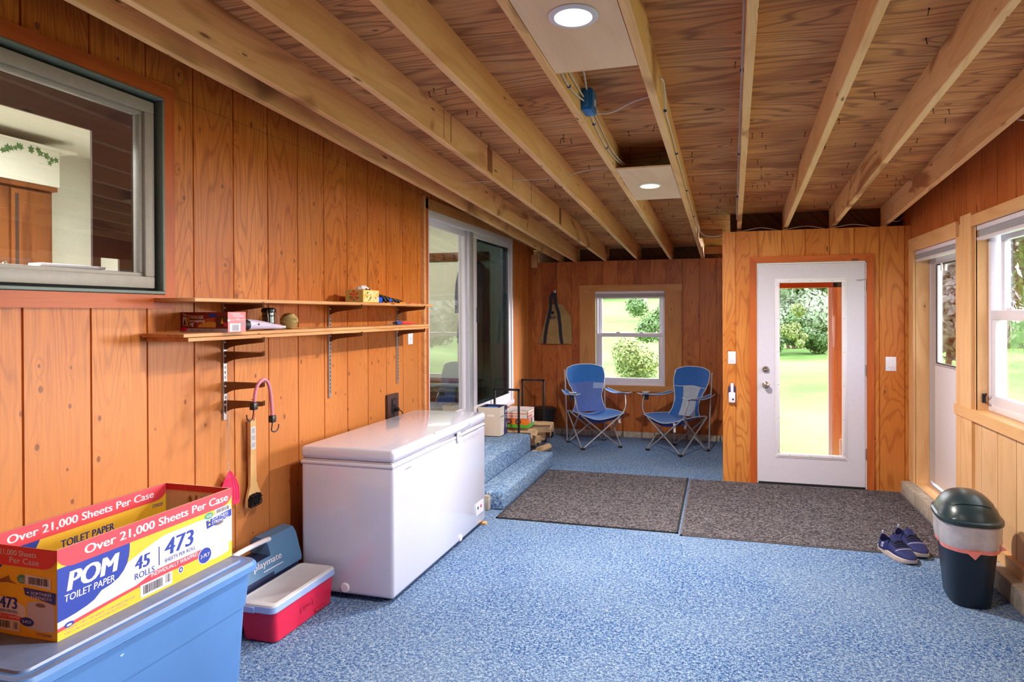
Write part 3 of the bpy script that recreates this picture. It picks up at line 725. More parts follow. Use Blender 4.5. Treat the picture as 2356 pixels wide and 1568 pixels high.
for i in range(8):
    x = -3.87+i*.142; m = MB(); m.tube([(x, MY1-.026, 2.35), (x, MY1-.06, 2.34), (x, MY1-.075, 2.36)], .004, BLACK, smooth=1); m.tube([(x, MY1-.026, 2.32), (x, MY1-.05, 2.30), (x, MY1-.06, 2.32)], .004, BLACK, smooth=1); wobj(m, 'hook', cr)
COAT = mat('charcoal_coat_cloth', (70, 76, 86), .9, var=.1, bump=.2)
ct = thing('coat', 'long grey coat hanging from the mudroom rack', 'coat', (-3.1, MY1-.14, 2.3))
m = MB(); prof = [(2.33, .02, .02), (2.29, .05, .035), (2.2, .13, .06), (2.0, .17, .07), (1.7, .19, .075), (1.4, .22, .08), (1.22, .235, .085)]
m.loft([[Vector((-3.0+hw*math.cos(t)*(1+.05*math.sin(5*t)), MY1-.14+hd*math.sin(t)*(1+.1*math.sin(7*t)), z)) for t in [2*math.pi*k/28 for k in range(28)]] for z, hw, hd in prof], COAT)
wobj(m, 'body', ct)
m = MB(); m.tube([(-3.15, MY1-.13, 2.18), (-3.2, MY1-.16, 1.9), (-3.2, MY1-.17, 1.6)], .05, COAT, n=12, smooth=1, rr=[.8, 1, 1, .9, .8]); wobj(m, 'sleeve', ct)
bn = thing('shoe_bench', 'low bench with wooden seat and black legs inside the mudroom', 'bench', (-3.4, 8.2, .49))
m = MB(); m.rbox((-3.75, 7.98, .735), (-2.9, 8.36, .76), .004, JOD, 2); wobj(m, 'seat', bn)
m = MB(); m.rbox((-3.73, 8.0, .56), (-2.92, 8.34, .575), .004, BLACK, 1); wobj(m, 'lower_shelf', bn)
for x in (-3.73, -2.93):
    for y in (8.0, 8.33):
        m = MB(); m.cyl((x, y, .49), (x, y, .735), .011, BLACK, n=8); wobj(m, 'leg', bn)

# ================================================================== OUTDOORS
GZ = -.16
def lawnmat():
    q = NT('lawn_grass'); v = q.coord(); n = q.noise(v, 22, 4, .7); b = q.noise(v, .45, 3); 
    col = q.mix(q.mapr(n, .3, .7), lin((62, 104, 30)), lin((100, 136, 52))); col = q.mix(q.mapr(b, .4, .62, 0, .5), col, lin((122, 148, 72)))
    q.l(col, q.b.inputs['Base Color']); q.b.inputs['Roughness'].default_value = .95; q.bump(n, .6, .03); return q.m
LAWN = lawnmat()
m = MB()
def hill(u, v):
    x = -60+130*u; y = -25+105*v; d = 0
    z = GZ
    if y > 16 and x < 1: z += max(0, (y-16))*.068*min(1, (1-x)/3)
    return (x, y, z+.05*math.sin(x*.5)*math.sin(y*.4)*(1 if y > 12 else 0))
m.grid(hill, 90, 90, LAWN); g = m.obj('ground'); g['kind'] = 'structure'
# keep the lawn out from under the house: cut the cells indoors
bm = bmesh.new(); bm.from_mesh(g.data)
bmesh.ops.delete(bm, geom=[f for f in bm.faces if -6 < f.calc_center_median().x < .4 and -3 < f.calc_center_median().y < 8.2], context='FACES'); bm.to_mesh(g.data); bm.free()
def leafmat(name, a, b):
    q = NT(name); v = q.coord(); n = q.noise(v, 9, 3, .7)
    q.l(q.mix(q.mapr(n, .35, .65), lin(a), lin(b)), q.b.inputs['Base Color']); q.b.inputs['Roughness'].default_value = .55
    q.b.inputs['Transmission Weight'].default_value = 0; return q.m
LM = [leafmat('dark_green_leaves', (52, 80, 38), (100, 130, 68)), leafmat('pale_silver_leaves', (124, 144, 106), (182, 190, 168)), leafmat('yellow_green_leaves', (92, 112, 48), (140, 146, 84)),
      leafmat('purple_maple_leaves', (74, 64, 64), (116, 104, 100))]
BARK = mat('tree_trunk_bark', (104, 80, 62), .9, var=.3, scale=20)
def tree(label, x, y, w_, h, trunk, lm, n=5200, seed=0, leaf=.16, cat='tree', name='tree', base=None, group='trees beyond the lawn', dep=None):
    z0 = GZ if base is None else base
    t = thing(name, label, cat, (x, y, z0), group=group); r = np.random.RandomState(seed)
    k = max(6, int(9*w_/4)); cs = np.c_[r.uniform(-.5, .5, k)*w_*.7, r.uniform(-.5, .5, k)*(dep or w_)*.6, trunk+(h-trunk)*r.uniform(.15, .85, k)]
    rad = r.uniform(.2, .34, k)*min(w_, h-trunk)
    which = r.randint(0, k, n); d = r.normal(size=(n, 3)); d /= np.linalg.norm(d, axis=1)[:, None]
    p = cs[which] + d*(rad[which]*r.uniform(.6, 1.05, n))[:, None]; p[:, 2] = np.clip(p[:, 2], .02, None)
    a = r.normal(size=(n, 3)); a -= d*(a*d).sum(1)[:, None]*.6; a /= np.linalg.norm(a, axis=1)[:, None]
    b = np.cross(d, a); b /= np.linalg.norm(b, axis=1)[:, None]; s = leaf*r.uniform(.6, 1.3, n)[:, None]
    v = np.stack([p-a*s, p-b*s*.5, p+a*s, p+b*s*.5], 1).reshape(-1, 3)
    f = [(4*i, 4*i+1, 4*i+2, 4*i+3) for i in range(n)]
    mb = MB(); mb.add([tuple(q) for q in v], f, lm); mb.obj('foliage', t, smooth=False)
    mb = MB()
    if trunk > .2 or h > 2.5:
        for i in range(3):
            c = cs[i % k]; mb.tube([(c[0]*.15, c[1]*.15, 0), (c[0]*.4, c[1]*.4, max(trunk, h*.25)), tuple(c)], .05+.02*h/3, BARK, n=7, rr=[1, .8, .3], smooth=1)
        mb.obj('trunk', t)
    return t
# through the entry door: a hedge of trees across the lawn
tree('pale-leaved tree in the middle of the door glass, above the hedge', 3.3, 35, 4.4, 5.6, .3, LM[1], 16000, 1, .14)
tree('pale-leaved tree at the left edge of the door glass', -1.2, 37, 3.6, 7, 1.0, LM[1], 6000, 2, .14)
tree('pale tree at the right of the door glass, hidden partly by the porch post', 7.4, 37, 4.2, 7, 1.0, LM[1], 6000, 3, .14)
tree('dark green tree standing far behind the hedge, closing the view through the door', 4.2, 46, 9, 8, .2, LM[0], 16000, 15, .3)
tree('low green hedge bush at the lawn edge, left in the door glass', 1.3, 30.7, 2.2, 1.7, 0, LM[0], 6000, 4, .07)
tree('low green hedge bush at the lawn edge, middle of the door glass', 3.4, 31.6, 2.0, 1.7, 0, LM[0], 6000, 5, .07)
tree('low green hedge bush at the lawn edge, right in the door glass', 5.5, 30.7, 2.2, 1.7, 0, LM[0], 6000, 6, .07)
tree('small yellow-green tree standing out against the hedge', 2.75, 29.2, .9, 2.3, .1, LM[2], 2600, 7, .06)
# through the back window
tree('round green tree on the slope, upper right in the back window', -1.95, 21.5, 1.5, 1.9, .2, LM[0], 4500, 8, .055, base=.2, group='shrubs in the back window')
tree('pale flowering bush low in the back window beside the stones', -1.42, 14.2, 1.25, 1.15, 0, LM[2], 5200, 9, .035, 'shrub', 'bush', group='shrubs in the back window')
tree('tall hedge along the top of the field behind the house', -8, 64, 26, 4, 0, LM[0], 9000, 10, .3, base=2.9)
STN = mat('fieldstone', (150, 142, 132), .9, var=.2, scale=9, bump=.3)
for k, (x, y, s) in enumerate(((-.62, 12.5, .28), (-.0, 11.9, .30), (-.42, 11.1, .24), (-.1, 10.6, .2), (.2, 12.9, .32))):
    bm = bmesh.new(); bmesh.ops.create_icosphere(bm, subdivisions=3, radius=s); rr = random.Random(k)
    ph = [rr.uniform(0, 6) for _ in range(6)]
    for v in bm.verts:
        c = v.co; f = 1+.13*math.sin(c.x*9/s*.3+ph[0])*math.sin(c.y*7/s*.3+ph[1])+.08*math.sin(c.z*12/s*.3+ph[2]); v.co = Vector((c.x*f*1.2, c.y*f, c.z*f*.5))
    mb = MB(); mb.bm(bm, STN); o = mb.obj('garden_stone', angle=60); o.location = (x, y, GZ+s*.45)
    tag(o, ['grey fieldstone low in the back window, left of the pile', 'large pale fieldstone at the right edge of the back window', 'pale fieldstone nearest the back window sill', 'small grey fieldstone under the pale bush', 'pale fieldstone at the rear of the pile behind the back window'][k], 'stone', 'fieldstones outside the back window')
# through the side windows: trees and the red barn
tree('purple-leaved tree filling the storm door glass', 5.9, 21.5, 4.4, 7.5, .2, LM[3], 20000, 11, .15)
tree('green tree in the top of the big side window', 11.6, 29, 4.8, 9, 1.5, LM[0], 9000, 12, .15)
tree('green tree beyond the barn, seen over its roof', 26, 70, 14, 12, 2, LM[0], 9000, 13, .4)
tree('green shrub mass along the far lawn in the storm door glass', 15.5, 40, 7, 4, 0, LM[0], 6000, 14, .2)
BRED = mat('barn_red_boards', (110, 34, 32), .8, var=.12, scale=8)
bnz = thing('barn', 'red barn with a white framed window across the lawn', 'barn', (19, 52, GZ))
m = MB(); m.box((17.1, 48, GZ), (25, 56, 2.5), BRED); wobj(m, 'walls', bnz, smooth=False)
m = MB(); m.add([(16.8, 47.7, 2.5), (25.3, 47.7, 2.5), (25.3, 56.3, 2.5), (16.8, 56.3, 2.5), (16.8, 52, 4.6), (25.3, 52, 4.6)], [(0, 1, 5, 4), (2, 3, 4, 5), (0, 4, 3), (1, 2, 5), (0, 3, 2, 1)], mat('barn_roof', (96, 92, 96), .7)); wobj(m, 'roof', bnz, smooth=False)
m = MB(); m.rbox((17.5, 47.93, .3), (18.5, 48.0, 1.7), .01, WHITEP, 1); f_ = wobj(m, 'window', bnz)
m = MB(); m.box((17.62, 47.91, .42), (18.38, 47.94, 1.58), mat('barn_pane', (120, 130, 140), .1)); wobj(m, 'pane', f_)
# porch outside the entry door
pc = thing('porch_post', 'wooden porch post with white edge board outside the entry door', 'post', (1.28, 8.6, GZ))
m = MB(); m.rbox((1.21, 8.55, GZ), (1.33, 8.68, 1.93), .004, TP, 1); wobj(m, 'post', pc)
m = MB(); m.rbox((1.165, 8.56, GZ), (1.208, 8.60, 1.9), .003, WHITEP, 1); wobj(m, 'edge_board', pc)
pb = thing('porch_beam', 'wooden beam across the top of the porch opening', 'beam', (.7, 8.6, 1.9))
m = MB(); m.rbox((.1, 8.55, 1.87), (1.59, 8.66, 2.1), .004, TRX, 1); wobj(m, 'beam', pb)
m = MB(); m.box((1.62, YE+.32, -.2), (1.74, 8.7, 2.6), TR); struct(m.obj('wall_porch', smooth=False))
m = MB(); m.rbox((1.27, 8.49, -.02), (1.39, 8.54, .17), .005, WHITEP, 2); pv = wobj(m, 'vent_box', pc)
m = MB(); m.box((1.292, 8.482, .01), (1.378, 8.492, .14), mat('vent_grey', (140, 140, 144), .6)); wobj(m, 'vent_mesh', pv)
m = MB(); m.rbox((.1, YE+.14, GZ-.1), (1.38, 8.45, -.04), .01, CONC, 1); struct(m.obj('floor_porch'))

# ================================================================== CEILING LIGHTS AND ADDED ROOM FILLS
def arealamp(name, loc, size, power, col=(1, 1, 1), rot=(0, 0, 0), shape='DISK', size2=None):
    l = bpy.data.lights.new(name, 'AREA'); l.shape = shape; l.size = size; l.energy = power; l.color = col
    if size2: l.size_y = size2
    o = bpy.data.objects.new(name, l); C.objects.link(o); o.location = loc; o.rotation_euler = rot; return o
LEDW = mat('lit_diffuser', (250, 232, 226), .5, emit=1.0, var=0); LEDC = mat('lit_diffuser_warm', (250, 240, 206), .5, emit=1.0, var=0)
RINGW = mat('downlight_ring', (222, 228, 240), .4, var=.0); RINGC = mat('downlight_ring_warm', (236, 232, 206), .4, var=0)
slope = math.atan(.055)
def SP(x, y, dz): return (x, y, ZC(y)+dz)
for k, (lx, ly, r, lab, plab, pw) in enumerate(((-.492, 2.39, .088, 'round white recessed ceiling light nearer the camera, lit', 'long birch plywood panel between joists holding the nearer round light', 14),
                                     (-.476, 4.965, .088, 'small-looking round recessed ceiling light in the farther birch panel, lit', 'short birch plywood panel between joists holding the farther round light', 30))):
    y0, y1 = ((.9, 2.87) if k == 0 else (4.48, 5.43))
    m = MB(); n = 10; R0 = []; 
    for q_ in (y0, y1):
        a, b = JX(4, q_)+.0215, JX(5, q_)-.0215; R0.append([Vector((a, q_, ZC(q_)+.004)), Vector((b, q_, ZC(q_)+.004)), Vector((b, q_, ZC(q_)+.014)), Vector((a, q_, ZC(q_)+.014))])
    m.loft(R0, PP); tag(m.obj('plywood_panel', smooth=False), plab, 'panel', 'birch ceiling panels')
    t = thing('recessed_light', lab, 'ceiling light', SP(lx, ly, .003), group='recessed ceiling lights'); t.rotation_euler = (-slope, 0, 0)
    m = MB(); m.lathe([(r*.74, -.002), (r*.76, -.007), (r*.9, -.007), (r, -.002), (r, .0), (r*.74, 0)], (0, 0, 0), RINGW if k == 0 else RINGC, n=40); m.obj('trim_ring', t)
    m = MB(); m.lathe([(0, -.003), (r*.74, -.004), (r*.75, 0)], (0, 0, 0), LEDW if k == 0 else LEDC, n=40); m.obj('diffuser', t)
    arealamp('downlight_lamp', SP(lx, ly, -.012), r*1.4, pw, (1, .93, .84))
arealamp('kitchen_fill', (-4.0, 3.2, 3.08), 1.4, 52, (1, .99, .97)); arealamp('mudroom_fill', (-3.5, 7.0, 3.05), .6, 20, (1, .98, .94))  # unseen fill lights added to brighten the kitchen and mudroom
arealamp('kitchen_fill', (-4.6, 1.0, 3.08), 1.4, 44, (1, .99, .97))  # second added fill for the kitchen, unseen

# ================================================================== ELECTRICAL
JBLUE = mat('blue_junction_plastic', (24, 110, 190), .45, var=.1)
def jbox(loc, sz, label):
    t = thing('junction_box', label, 'junction box', loc)
    m = MB(); m.rbox((-.001, -sz[1], -sz[2]), (sz[0], sz[1], sz[2]), .006, JBLUE, 2); m.rbox((sz[0]*.3, -sz[1]-.012, -sz[2]*.7), (sz[0]*.7, -sz[1]+.01, sz[2]*.7), .003, JBLUE, 1); m.rbox((sz[0]*.3, sz[1]-.01, -sz[2]*.7), (sz[0]*.7, sz[1]+.012, sz[2]*.7), .003, JBLUE, 1); m.obj('box', t)
    m = MB(); m.rbox((sz[0]+.0, -sz[1]*.9, -sz[2]*.9), (sz[0]+.006, sz[1]*.9, sz[2]*.9), .002, JBLUE, 1); c = m.obj('cover', t)
    m = MB(); m.box((sz[0]+.0062, -.01, -.022), (sz[0]+.0072, .03, .012), WHITEP); c2 = m.obj('label_sticker', c, smooth=False)
    return t
jy = 3.46; jxx = JX(4, jy)+.02; jz = ZC(jy)+.085
jbox((jxx, jy, jz), (.05, .065, .055), 'blue plastic junction box on the joist between the two ceiling lights')
jbox((JX(9, 3.66)+.021, 3.64, ZC(3.64)+.035), (.045, .06, .03), 'blue junction box under the joist nearest the windowed wall, mostly out of frame')
def cable(label, pts, r=.0042, clips=(), m_=CABLE, sm=2, group='ceiling cables'):
    m = MB(); m.tube(pts, r, m_, n=7, smooth=sm); o = m.obj('electrical_cable'); tag(o, label, 'cable', group)
    for c in clips:
        k = MB(); k.rbox((c[0]-.009, c[1]-.003, c[2]-.007), (c[0]+.009, c[1]+.003, c[2]+.007), .002, mat('blue_staple', (40, 60, 150), .5), 1); k.obj('cable_staple', o)
    return o
def onj(i, side, pts):    # points (y, height above joist underside) along a joist face
    return [(JX(i, y)+side*.026+ox, y, ZC(y)+h) for y, h, ox in [(p+(0,))[:3] for p in pts]]
cable('white cable from the nearer light panel down to the blue junction box, upper strand', onj(4, 1, [(2.75, .12), (2.95, .12), (3.1, .10), (3.3, .10), (3.4, .085, .01)]), clips=[(JX(4, 3.05)+.026, 3.05, ZC(3.05)+.11)])
cable('white cable drooping from the nearer light panel into the junction box', onj(4, 1, [(2.75, .09), (2.9, .05), (3.05, .03), (3.25, .05), (3.4, .07, .01)]), clips=[(JX(4, 3.1)+.026, 3.1, ZC(3.1)+.035)])
cable('thin white cable near the sheathing above the junction box', onj(4, 1, [(2.7, .17, .05), (3.0, .16, .06), (3.2, .14, .05), (3.42, .12, .02)]))
cable('white cable running from the junction box to the farther light panel', onj(4, 1, [(3.52, .07, .01), (3.75, .05), (4.0, .035), (4.3, .04), (4.6, .06, .02)]), clips=[(JX(4, 3.7)+.026, 3.7, ZC(3.7)+.052), (JX(4, 4.1)+.026, 4.1, ZC(4.1)+.037)])
cable('second white cable from the junction box to the farther light panel', onj(4, 1, [(3.52, .10, .01), (3.8, .11), (4.1, .08), (4.35, .06, .01), (4.62, .07, .03)]))
y = 3.52; cable('white cable crossing from the junction box to the next joist', [(JX(4, y)+.05, y, ZC(y)+.05), (JX(4, y)+.14, y+.03, ZC(y)+.045), (JX(4, y)+.26, y-.02, ZC(y)+.085), (JX(5, y)-.02, y-.03, ZC(y)+.10)])
pts = onj(5, 1, [(3.3, .11), (3.36, .12, .01), (3.42, .08, .012), (3.6, .03), (3.9, .05), (4.3, .03), (4.8, .045), (5.3, .03), (5.9, .04), (6.4, .025), (6.9, .04)])+[(.0-.17, 7.2, ZC(7.2)-.005), (-.05, 7.25, ZC(7.2)-.012), (.01, 7.2, ZC(7.2)+.0)]
cable('white cable snaking along the joist right of the light panels to the entry wall', pts, clips=[(JX(5, y)+.026, y, ZC(y)+h) for y, h in ((3.55, .04), (4.3, .03), (5.3, .03), (6.3, .026))])
def wavy(i, side, h0, ph): return onj(i, side, [(1.2+k*.32, h0+.018*math.sin(k*1.9+ph), .002*math.sin(k*2.7+ph)) for k in range(18)])
GREYC = mat('grey_cable_sheath', (168, 160, 158), .5)
cable('grey cable stapled along the centre joist, lower of two', wavy(6, -1, .03, 0), m_=GREYC, clips=[(JX(6, y)-.026, y, ZC(y)+.03) for y in (3.1, 4.4, 5.6)])
cable('grey cable stapled along the centre joist, upper of two', wavy(6, -1, .085, 2), m_=GREYC)
y = 4.9
cable('thin white cable passing through the joists at the left of the ceiling', [(JX(1, y)+.0, y, ZC(y)+.09), (JX(2, y)-.1, y+.0, ZC(y)+.085), (JX(2, y), y, ZC(y)+.09)], r=.0035)
cable('thin white cable between the third and fourth joist from the shelf wall', [(JX(2, y), y, ZC(y)+.09), (JX(2, y)+.2, y, ZC(y)+.075), (JX(3, y), y, ZC(y)+.085)], r=.0035)
cable('thin white cable between the fourth joist and the light panel joist', [(JX(3, y), y, ZC(y)+.085), (JX(3, y)+.15, y-.05, ZC(y)+.115), (JX(4, y), y, ZC(y)+.13)], r=.0035)
for k, (x0, x1) in enumerate(((.22, .5), (.6, .9), (1.0, 1.3))):
    cable(['loop of white cable lying on top of the entry wall, above the light switch', 'loop of white cable lying on the entry wall top, above the door', 'white cable lying on the entry wall top, above the hinges'][k], [(x0-.05, YE+.1, 2.36), (x0+.05, YE+.04, 2.375), ((x0+x1)/2, YE+.05, 2.39), (x1-.05, YE+.04, 2.372), (x1+.02, YE+.1, 2.36)], r=.003)
cable('bundle of white wires poking out over the entry wall in the far right corner', [(1.40, YE+.1, 2.36), (1.45, YE-.0, 2.40), (1.5, YE-.03, 2.385), (1.56, YE+.06, 2.44)], r=.003)
cable('white cable hanging from the blue box at the upper right edge', [(JX(9, 3.7)+.045, 3.74, ZC(3.7)+.01), (JX(9, 3.8)+.07, 3.86, ZC(3.8)-.035), (JX(9, 4.0)+.06, 4.05, ZC(4.0)+.0), (JX(9, 4.1)+.026, 4.12, ZC(4.1)+.05)], r=.0042)
def plate(name, label, cat, F, o_, w_, h, kind='rocker', m_=WHITEP):
    """wall plate; F places local (u, up, out)"""
    t = thing(name, label, cat, o_); L0 = Vector(o_); T = face(F, (0, 0, 0))
    m = MB(); m.rbox((-w_/2, -h/2, 0), (w_/2, h/2, .006), .0025, m_, 2, T); m.obj('plate', t)
    if kind == 'rocker':
        m = MB(); m.rbox((-.017, -.033, .006), (.017, .033, .0095), .002, m_, 2, T); m.obj('rocker', t)
    elif kind == 'toggle':
        m = MB(); m.rbox((-.006, -.012, .005), (.006, .014, .014), .003, m_, 2, T); m.obj('toggle', t)
    return t
plate('light_switch', 'white dimmer switch plate at the left edge of the entry wall', 'light switch', FY, (.098, YE, 1.167), .07, .118)
m = MB(); 
plate('light_switch', 'wide white rocker switch to the right of the entry door', 'light switch', FY, (1.442, YE, 1.132), .086, .126)
plate('light_switch', 'small white toggle switch under the shelves beside the sliding door', 'light switch', FX, (XL, 5.17, 1.392), .09, .095, 'toggle')
# dark outlet above the freezer
PURP = mat('brown_outlet_board', (70, 44, 42), .5, var=.1)
t = thing('power_outlet', 'dark brown power outlet on a board just above the freezer', 'outlet', (XL, 4.82, .895))
m = MB(); m.rbox((XL, 4.73, .80), (XL+.022, 4.915, .98), .004, PURP, 2); wobj(m, 'board', t)
m = MB(); m.rbox((XL+.022, 4.79, .835), (XL+.028, 4.86, .945), .002, BLACKP, 2); m.rbox((XL+.028, 4.805, .90), (XL+.031, 4.845, .93), .003, PURP, 2); m.rbox((XL+.028, 4.805, .85), (XL+.031, 4.845, .88), .003, PURP, 2); wobj(m, 'socket_plate', t)
t = thing('power_plug', 'black plug in the dark outlet behind the freezer', 'plug', (XL+.03, 4.83, .865))
m = MB(); m.cyl((XL+.0315, 4.825, .865), (XL+.065, 4.825, .862), .016, BLACKP, n=14); m.tube([(XL+.06, 4.825, .862), (XL+.085, 4.84, .85), (XL+.09, 4.86, .80), (XL+.09, 4.87, .5)], .004, BLACKP, smooth=2); wobj(m, 'plug_body', t)
t = thing('plug_in_device', 'white plug-in device with a dark dot on a purple outlet', 'plug-in device', (.095, YE, .83))
m = MB(); m.rbox((.062, YE-.006, .79), (.132, YE, .90), .003, mat('purple_plate', (60, 44, 92), .5), 2); wobj(m, 'outlet_plate', t)
m = MB(); m.rbox((.066, YE-.045, .745), (.128, YE-.007, .845), .012, WHITEP, 3); wobj(m, 'device_body', t)
m = MB(); m.cyl((.106, YE-.0465, .78), (.106, YE-.044, .78), .009, mat('navy_dot', (30, 40, 90), .4), n=14); wobj(m, 'sensor', t)
m = MB(); m.rbox((.085, YE-.035, .845), (.112, YE-.007, .93), .007, WHITEP, 3); wobj(m, 'adapter', t)

# ================================================================== STEPS, MATS
t = thing('carpeted_steps', 'two blue carpeted steps up to the sliding door', 'steps', (XL, 6.2, 0))
m = MB(); m.rbox((XL+.002, 5.345, 0), (-1.69, 7.10, .14), .018, STEPC, 3); wobj(m, 'lower_step', t)
m = MB(); m.rbox((XL+.002, 5.345, .1395), (-1.925, 7.06, .325), .02, STEPC, 3); wobj(m, 'upper_step', t)
m = MB(); m.rbox((XL+.01, 5.30, 0), (-1.80, 5.352, .118), .008, CONC, 2); wobj(m, 'concrete_block', t)
for lab, x0, x1, y0, y1, s_ in (('dark charcoal floor mat between the steps and the seam', -1.685, -.30, 5.125, 6.86, 0), ('dark charcoal floor mat in front of the white door', -.285, 1.503, 5.085, 6.83, 1)):
    t = thing('floor_mat', lab, 'mat', ((x0+x1)/2, (y0+y1)/2, 0), group='charcoal floor mats')
    m = MB(); sk = .03
    v = [(x0+.015, y0+.015), (x1-.015, y0+.015-sk*0), (x1-.015-.0, y1-.015-.02*s_), (x0+.015, y1-.015)]
    m.prism(v, 0.0005, .009, MATC); wobj(m, 'pile', t, smooth=False)
    m = MB(); fr_ = [(x0, y0), (x1, y0), (x1, y1), (x0, y1)]
    for (a, b, c, d) in ((x0, y0, x1, y0+.016), (x0, y1-.016, x1, y1), (x0, y0, x0+.016, y1), (x1-.016, y0, x1, y1)): m.box((a, b, .0003), (c, d, .006), RUBBER if s_ == 0 else mat('mat_border', (92, 84, 86), .7))
    wobj(m, 'rubber_border', t, smooth=False)

# ================================================================== CHEST FREEZER
fx0, fx1, fy0, fy1 = -2.300, -1.715, 3.43, 4.985
t = thing('chest_freezer', 'long white chest freezer standing against the shelf wall', 'freezer', ((fx0+fx1)/2, (fy0+fy1)/2, 0))
m = MB(); m.rbox((fx0+.004, fy0+.004, .028), (fx1-.002, fy1-.004, .755), .022, WHITE, 4); wobj(m, 'cabinet', t)
m = MB(); m.rbox((fx0+.001, fy0, .742), (fx1, fy1, .765), .01, WHITE, 3); wobj(m, 'rim', t)
m = MB(); m.rbox((fx0+.014, fy0+.012, .764), (fx1-.012, fy1-.012, .776), .003, mat('lid_gasket', (196, 190, 196), .6), 1); wobj(m, 'lid_gasket', t)
m = MB(); m.rbox((fx0, fy0, .775), (fx1+.004, fy1, .845), .026, WHITE, 5); 
l_ = wobj(m, 'lid', t)
m = MB()     # moulded hand grip in the middle of the lid edge
def grip(u, v):
    y = 4.02+.62*u; e = math.sin(math.pi*u)**.5 if 0 < u < 1 else 0
    a = v*math.pi; r = .02+.012*e
    return (fx1-.01+.034*math.sin(a)*(.35+.65*e), y, .815+.032*math.cos(a))
m.grid(grip, 24, 10, WHITE); wobj(m, 'hand_grip', l_)
m = MB(); m.rbox((fx1+.0, 4.375, .725), (fx1+.012, 4.43, .795), .006, WHITEP, 3); m.cyl((fx1+.011, 4.402, .765), (fx1+.016, 4.402, .765), .006, STEEL, n=12); wobj(m, 'lock', t)
INKD = mat('dark_print', (50, 46, 56), .6, var=0); INKG = mat('grey_print', (150, 146, 160), .6, var=0)
m = MB(); T = face(FX, (fx1-.0015, 0, 0))
text(m, T, 'Frigidaire', 3.585, .704, .085, .014, INKG, 0, 0, z=.0006); 
text(m, T, 'INTERIOR ALWAYS ICE COLD', 4.50, .742, .32, .011, INKD, .01, 0, z=.0006)
for k in range(4): bars(m, T, 4.50+.09*k, .70, .07, .003, INKG, 14, .0006, k); bars(m, T, 4.50+.09*k, .712, .07, .003, INKG, 14, .0006, k+7)
wobj(m, 'printed_markings', t, smooth=False)
m = MB(); m.rbox((fx1-.003, 4.76, .11), (fx1+.0015, 4.93, .20), .002, WHITEP, 1); pz = wobj(m, 'indicator_panel', t)
for y, c, nm in ((4.80, (20, 120, 84), 'green_light'), (4.865, (190, 50, 84), 'red_light')):
    m = MB(); m.lathe([(.0, .004), (.011, .003), (.012, 0)], (fx1+.0012, y, .165), mat(nm, c, .3), axis='X', n=16); wobj(m, nm, pz)
for y, z, r in ((4.45, .055, .024),):
    m = MB(); m.lathe([(.0, .006), (r*.8, .007), (r, .003), (r, -.002)], (fx1-.002, y, z), WHITEP, axis='X', n=24); wobj(m, 'drain_cap', t)
m = MB(); m.lathe([(.0, -.008), (.022, -.008), (.027, -.004), (.028, .006)], (-2.015, fy0+.004, .066), WHITEP, axis='Y', n=24); wobj(m, 'drain_cap', t)
for x in (fx0+.06, fx1-.07):
    for y in (fy0+.08, fy1-.06):
        m = MB(); m.cyl((x, y, 0), (x, y, .03), .025, RUBBER if y < 4 else WHITEP, n=12); wobj(m, 'foot', t)
m = MB(); m.rbox((-1.76, 4.93, 0), (-1.70, 4.975, .02), .003, TPH, 1); tag(m.obj('wood_shim'), 'small wood shim under the far corner of the freezer', 'shim')

# ================================================================== BLUE TOTE AND THE TISSUE CARTON
TOTE = mat('blue_tote_plastic', (82, 128, 190), .42, var=.04, scale=8); TOTEL = mat('grey_blue_tote_lid', (104, 122, 160), .4, var=.12, scale=14)
SCUFF = mat('paint_splash', (176, 204, 236), .6)
tx0, tx1, ty0, ty1, tz = -2.415, -1.935, 1.50, 2.60, .535
t = thing('storage_tote', 'large blue plastic storage tote under the toilet paper carton', 'storage tote', ((tx0+tx1)/2, (ty0+ty1)/2, 0))
def rrect(x0, x1, y0, y1, r, z, n=5):
    P = []
    for cx, cy, a0 in ((x1-r, y1-r, 0), (x0+r, y1-r, 90), (x0+r, y0+r, 180), (x1-r, y0+r, 270)):
        for k in range(n+1):
            a = math.radians(a0+90*k/n); P.append(Vector((cx+r*math.cos(a), cy+r*math.sin(a), z)))
    return P
m = MB(); b_ = .075
m.loft([rrect(tx0+b_, tx1-b_, ty0+b_+.0, ty1-b_*.5, .05, 0), rrect(tx0+b_-.004, tx1-b_+.004, ty0+b_, ty1-b_*.5+.004, .055, .012), rrect(tx0+.045, tx1-.045, ty0+.04, ty1-.032, .055, .33), rrect(tx0+.037, tx1-.037, ty0+.037, ty1-.03, .055, .335), rrect(tx0+.02, tx1-.022, ty0+.022, ty1-.02, .055, .50)], TOTE); wobj(m, 'tub', t)
m = MB(); m.loft([rrect(tx0+.006, tx1-.006, ty0+.006, ty1-.006, .06, .482), rrect(tx0, tx1, ty0, ty1, .06, .488), rrect(tx0+.001, tx1-.001, ty0, ty1, .06, .512), rrect(tx0+.012, tx1-.012, ty0+.012, ty1-.012, .05, .524)], TOTE)
l_ = wobj(m, 'lid_rim', t)
m = MB(); m.loft([rrect(tx0+.012, tx1-.012, ty0+.012, ty1-.012, .05, .5235), rrect(tx0+.03, tx1-.03, ty0+.03, ty1-.03, .04, .526), rrect(tx0+.045, tx1-.055, ty0+.045, ty1-.05, .03, .520), rrect(tx0+.05, tx1-.06, ty0+.05, ty1-.055, .03, .532), rrect(tx0+.08, tx1-.09, ty0+.08, ty1-.085, .03, .5335)], TOTEL); wobj(m, 'lid_panel', t)
rs = random.Random(9)
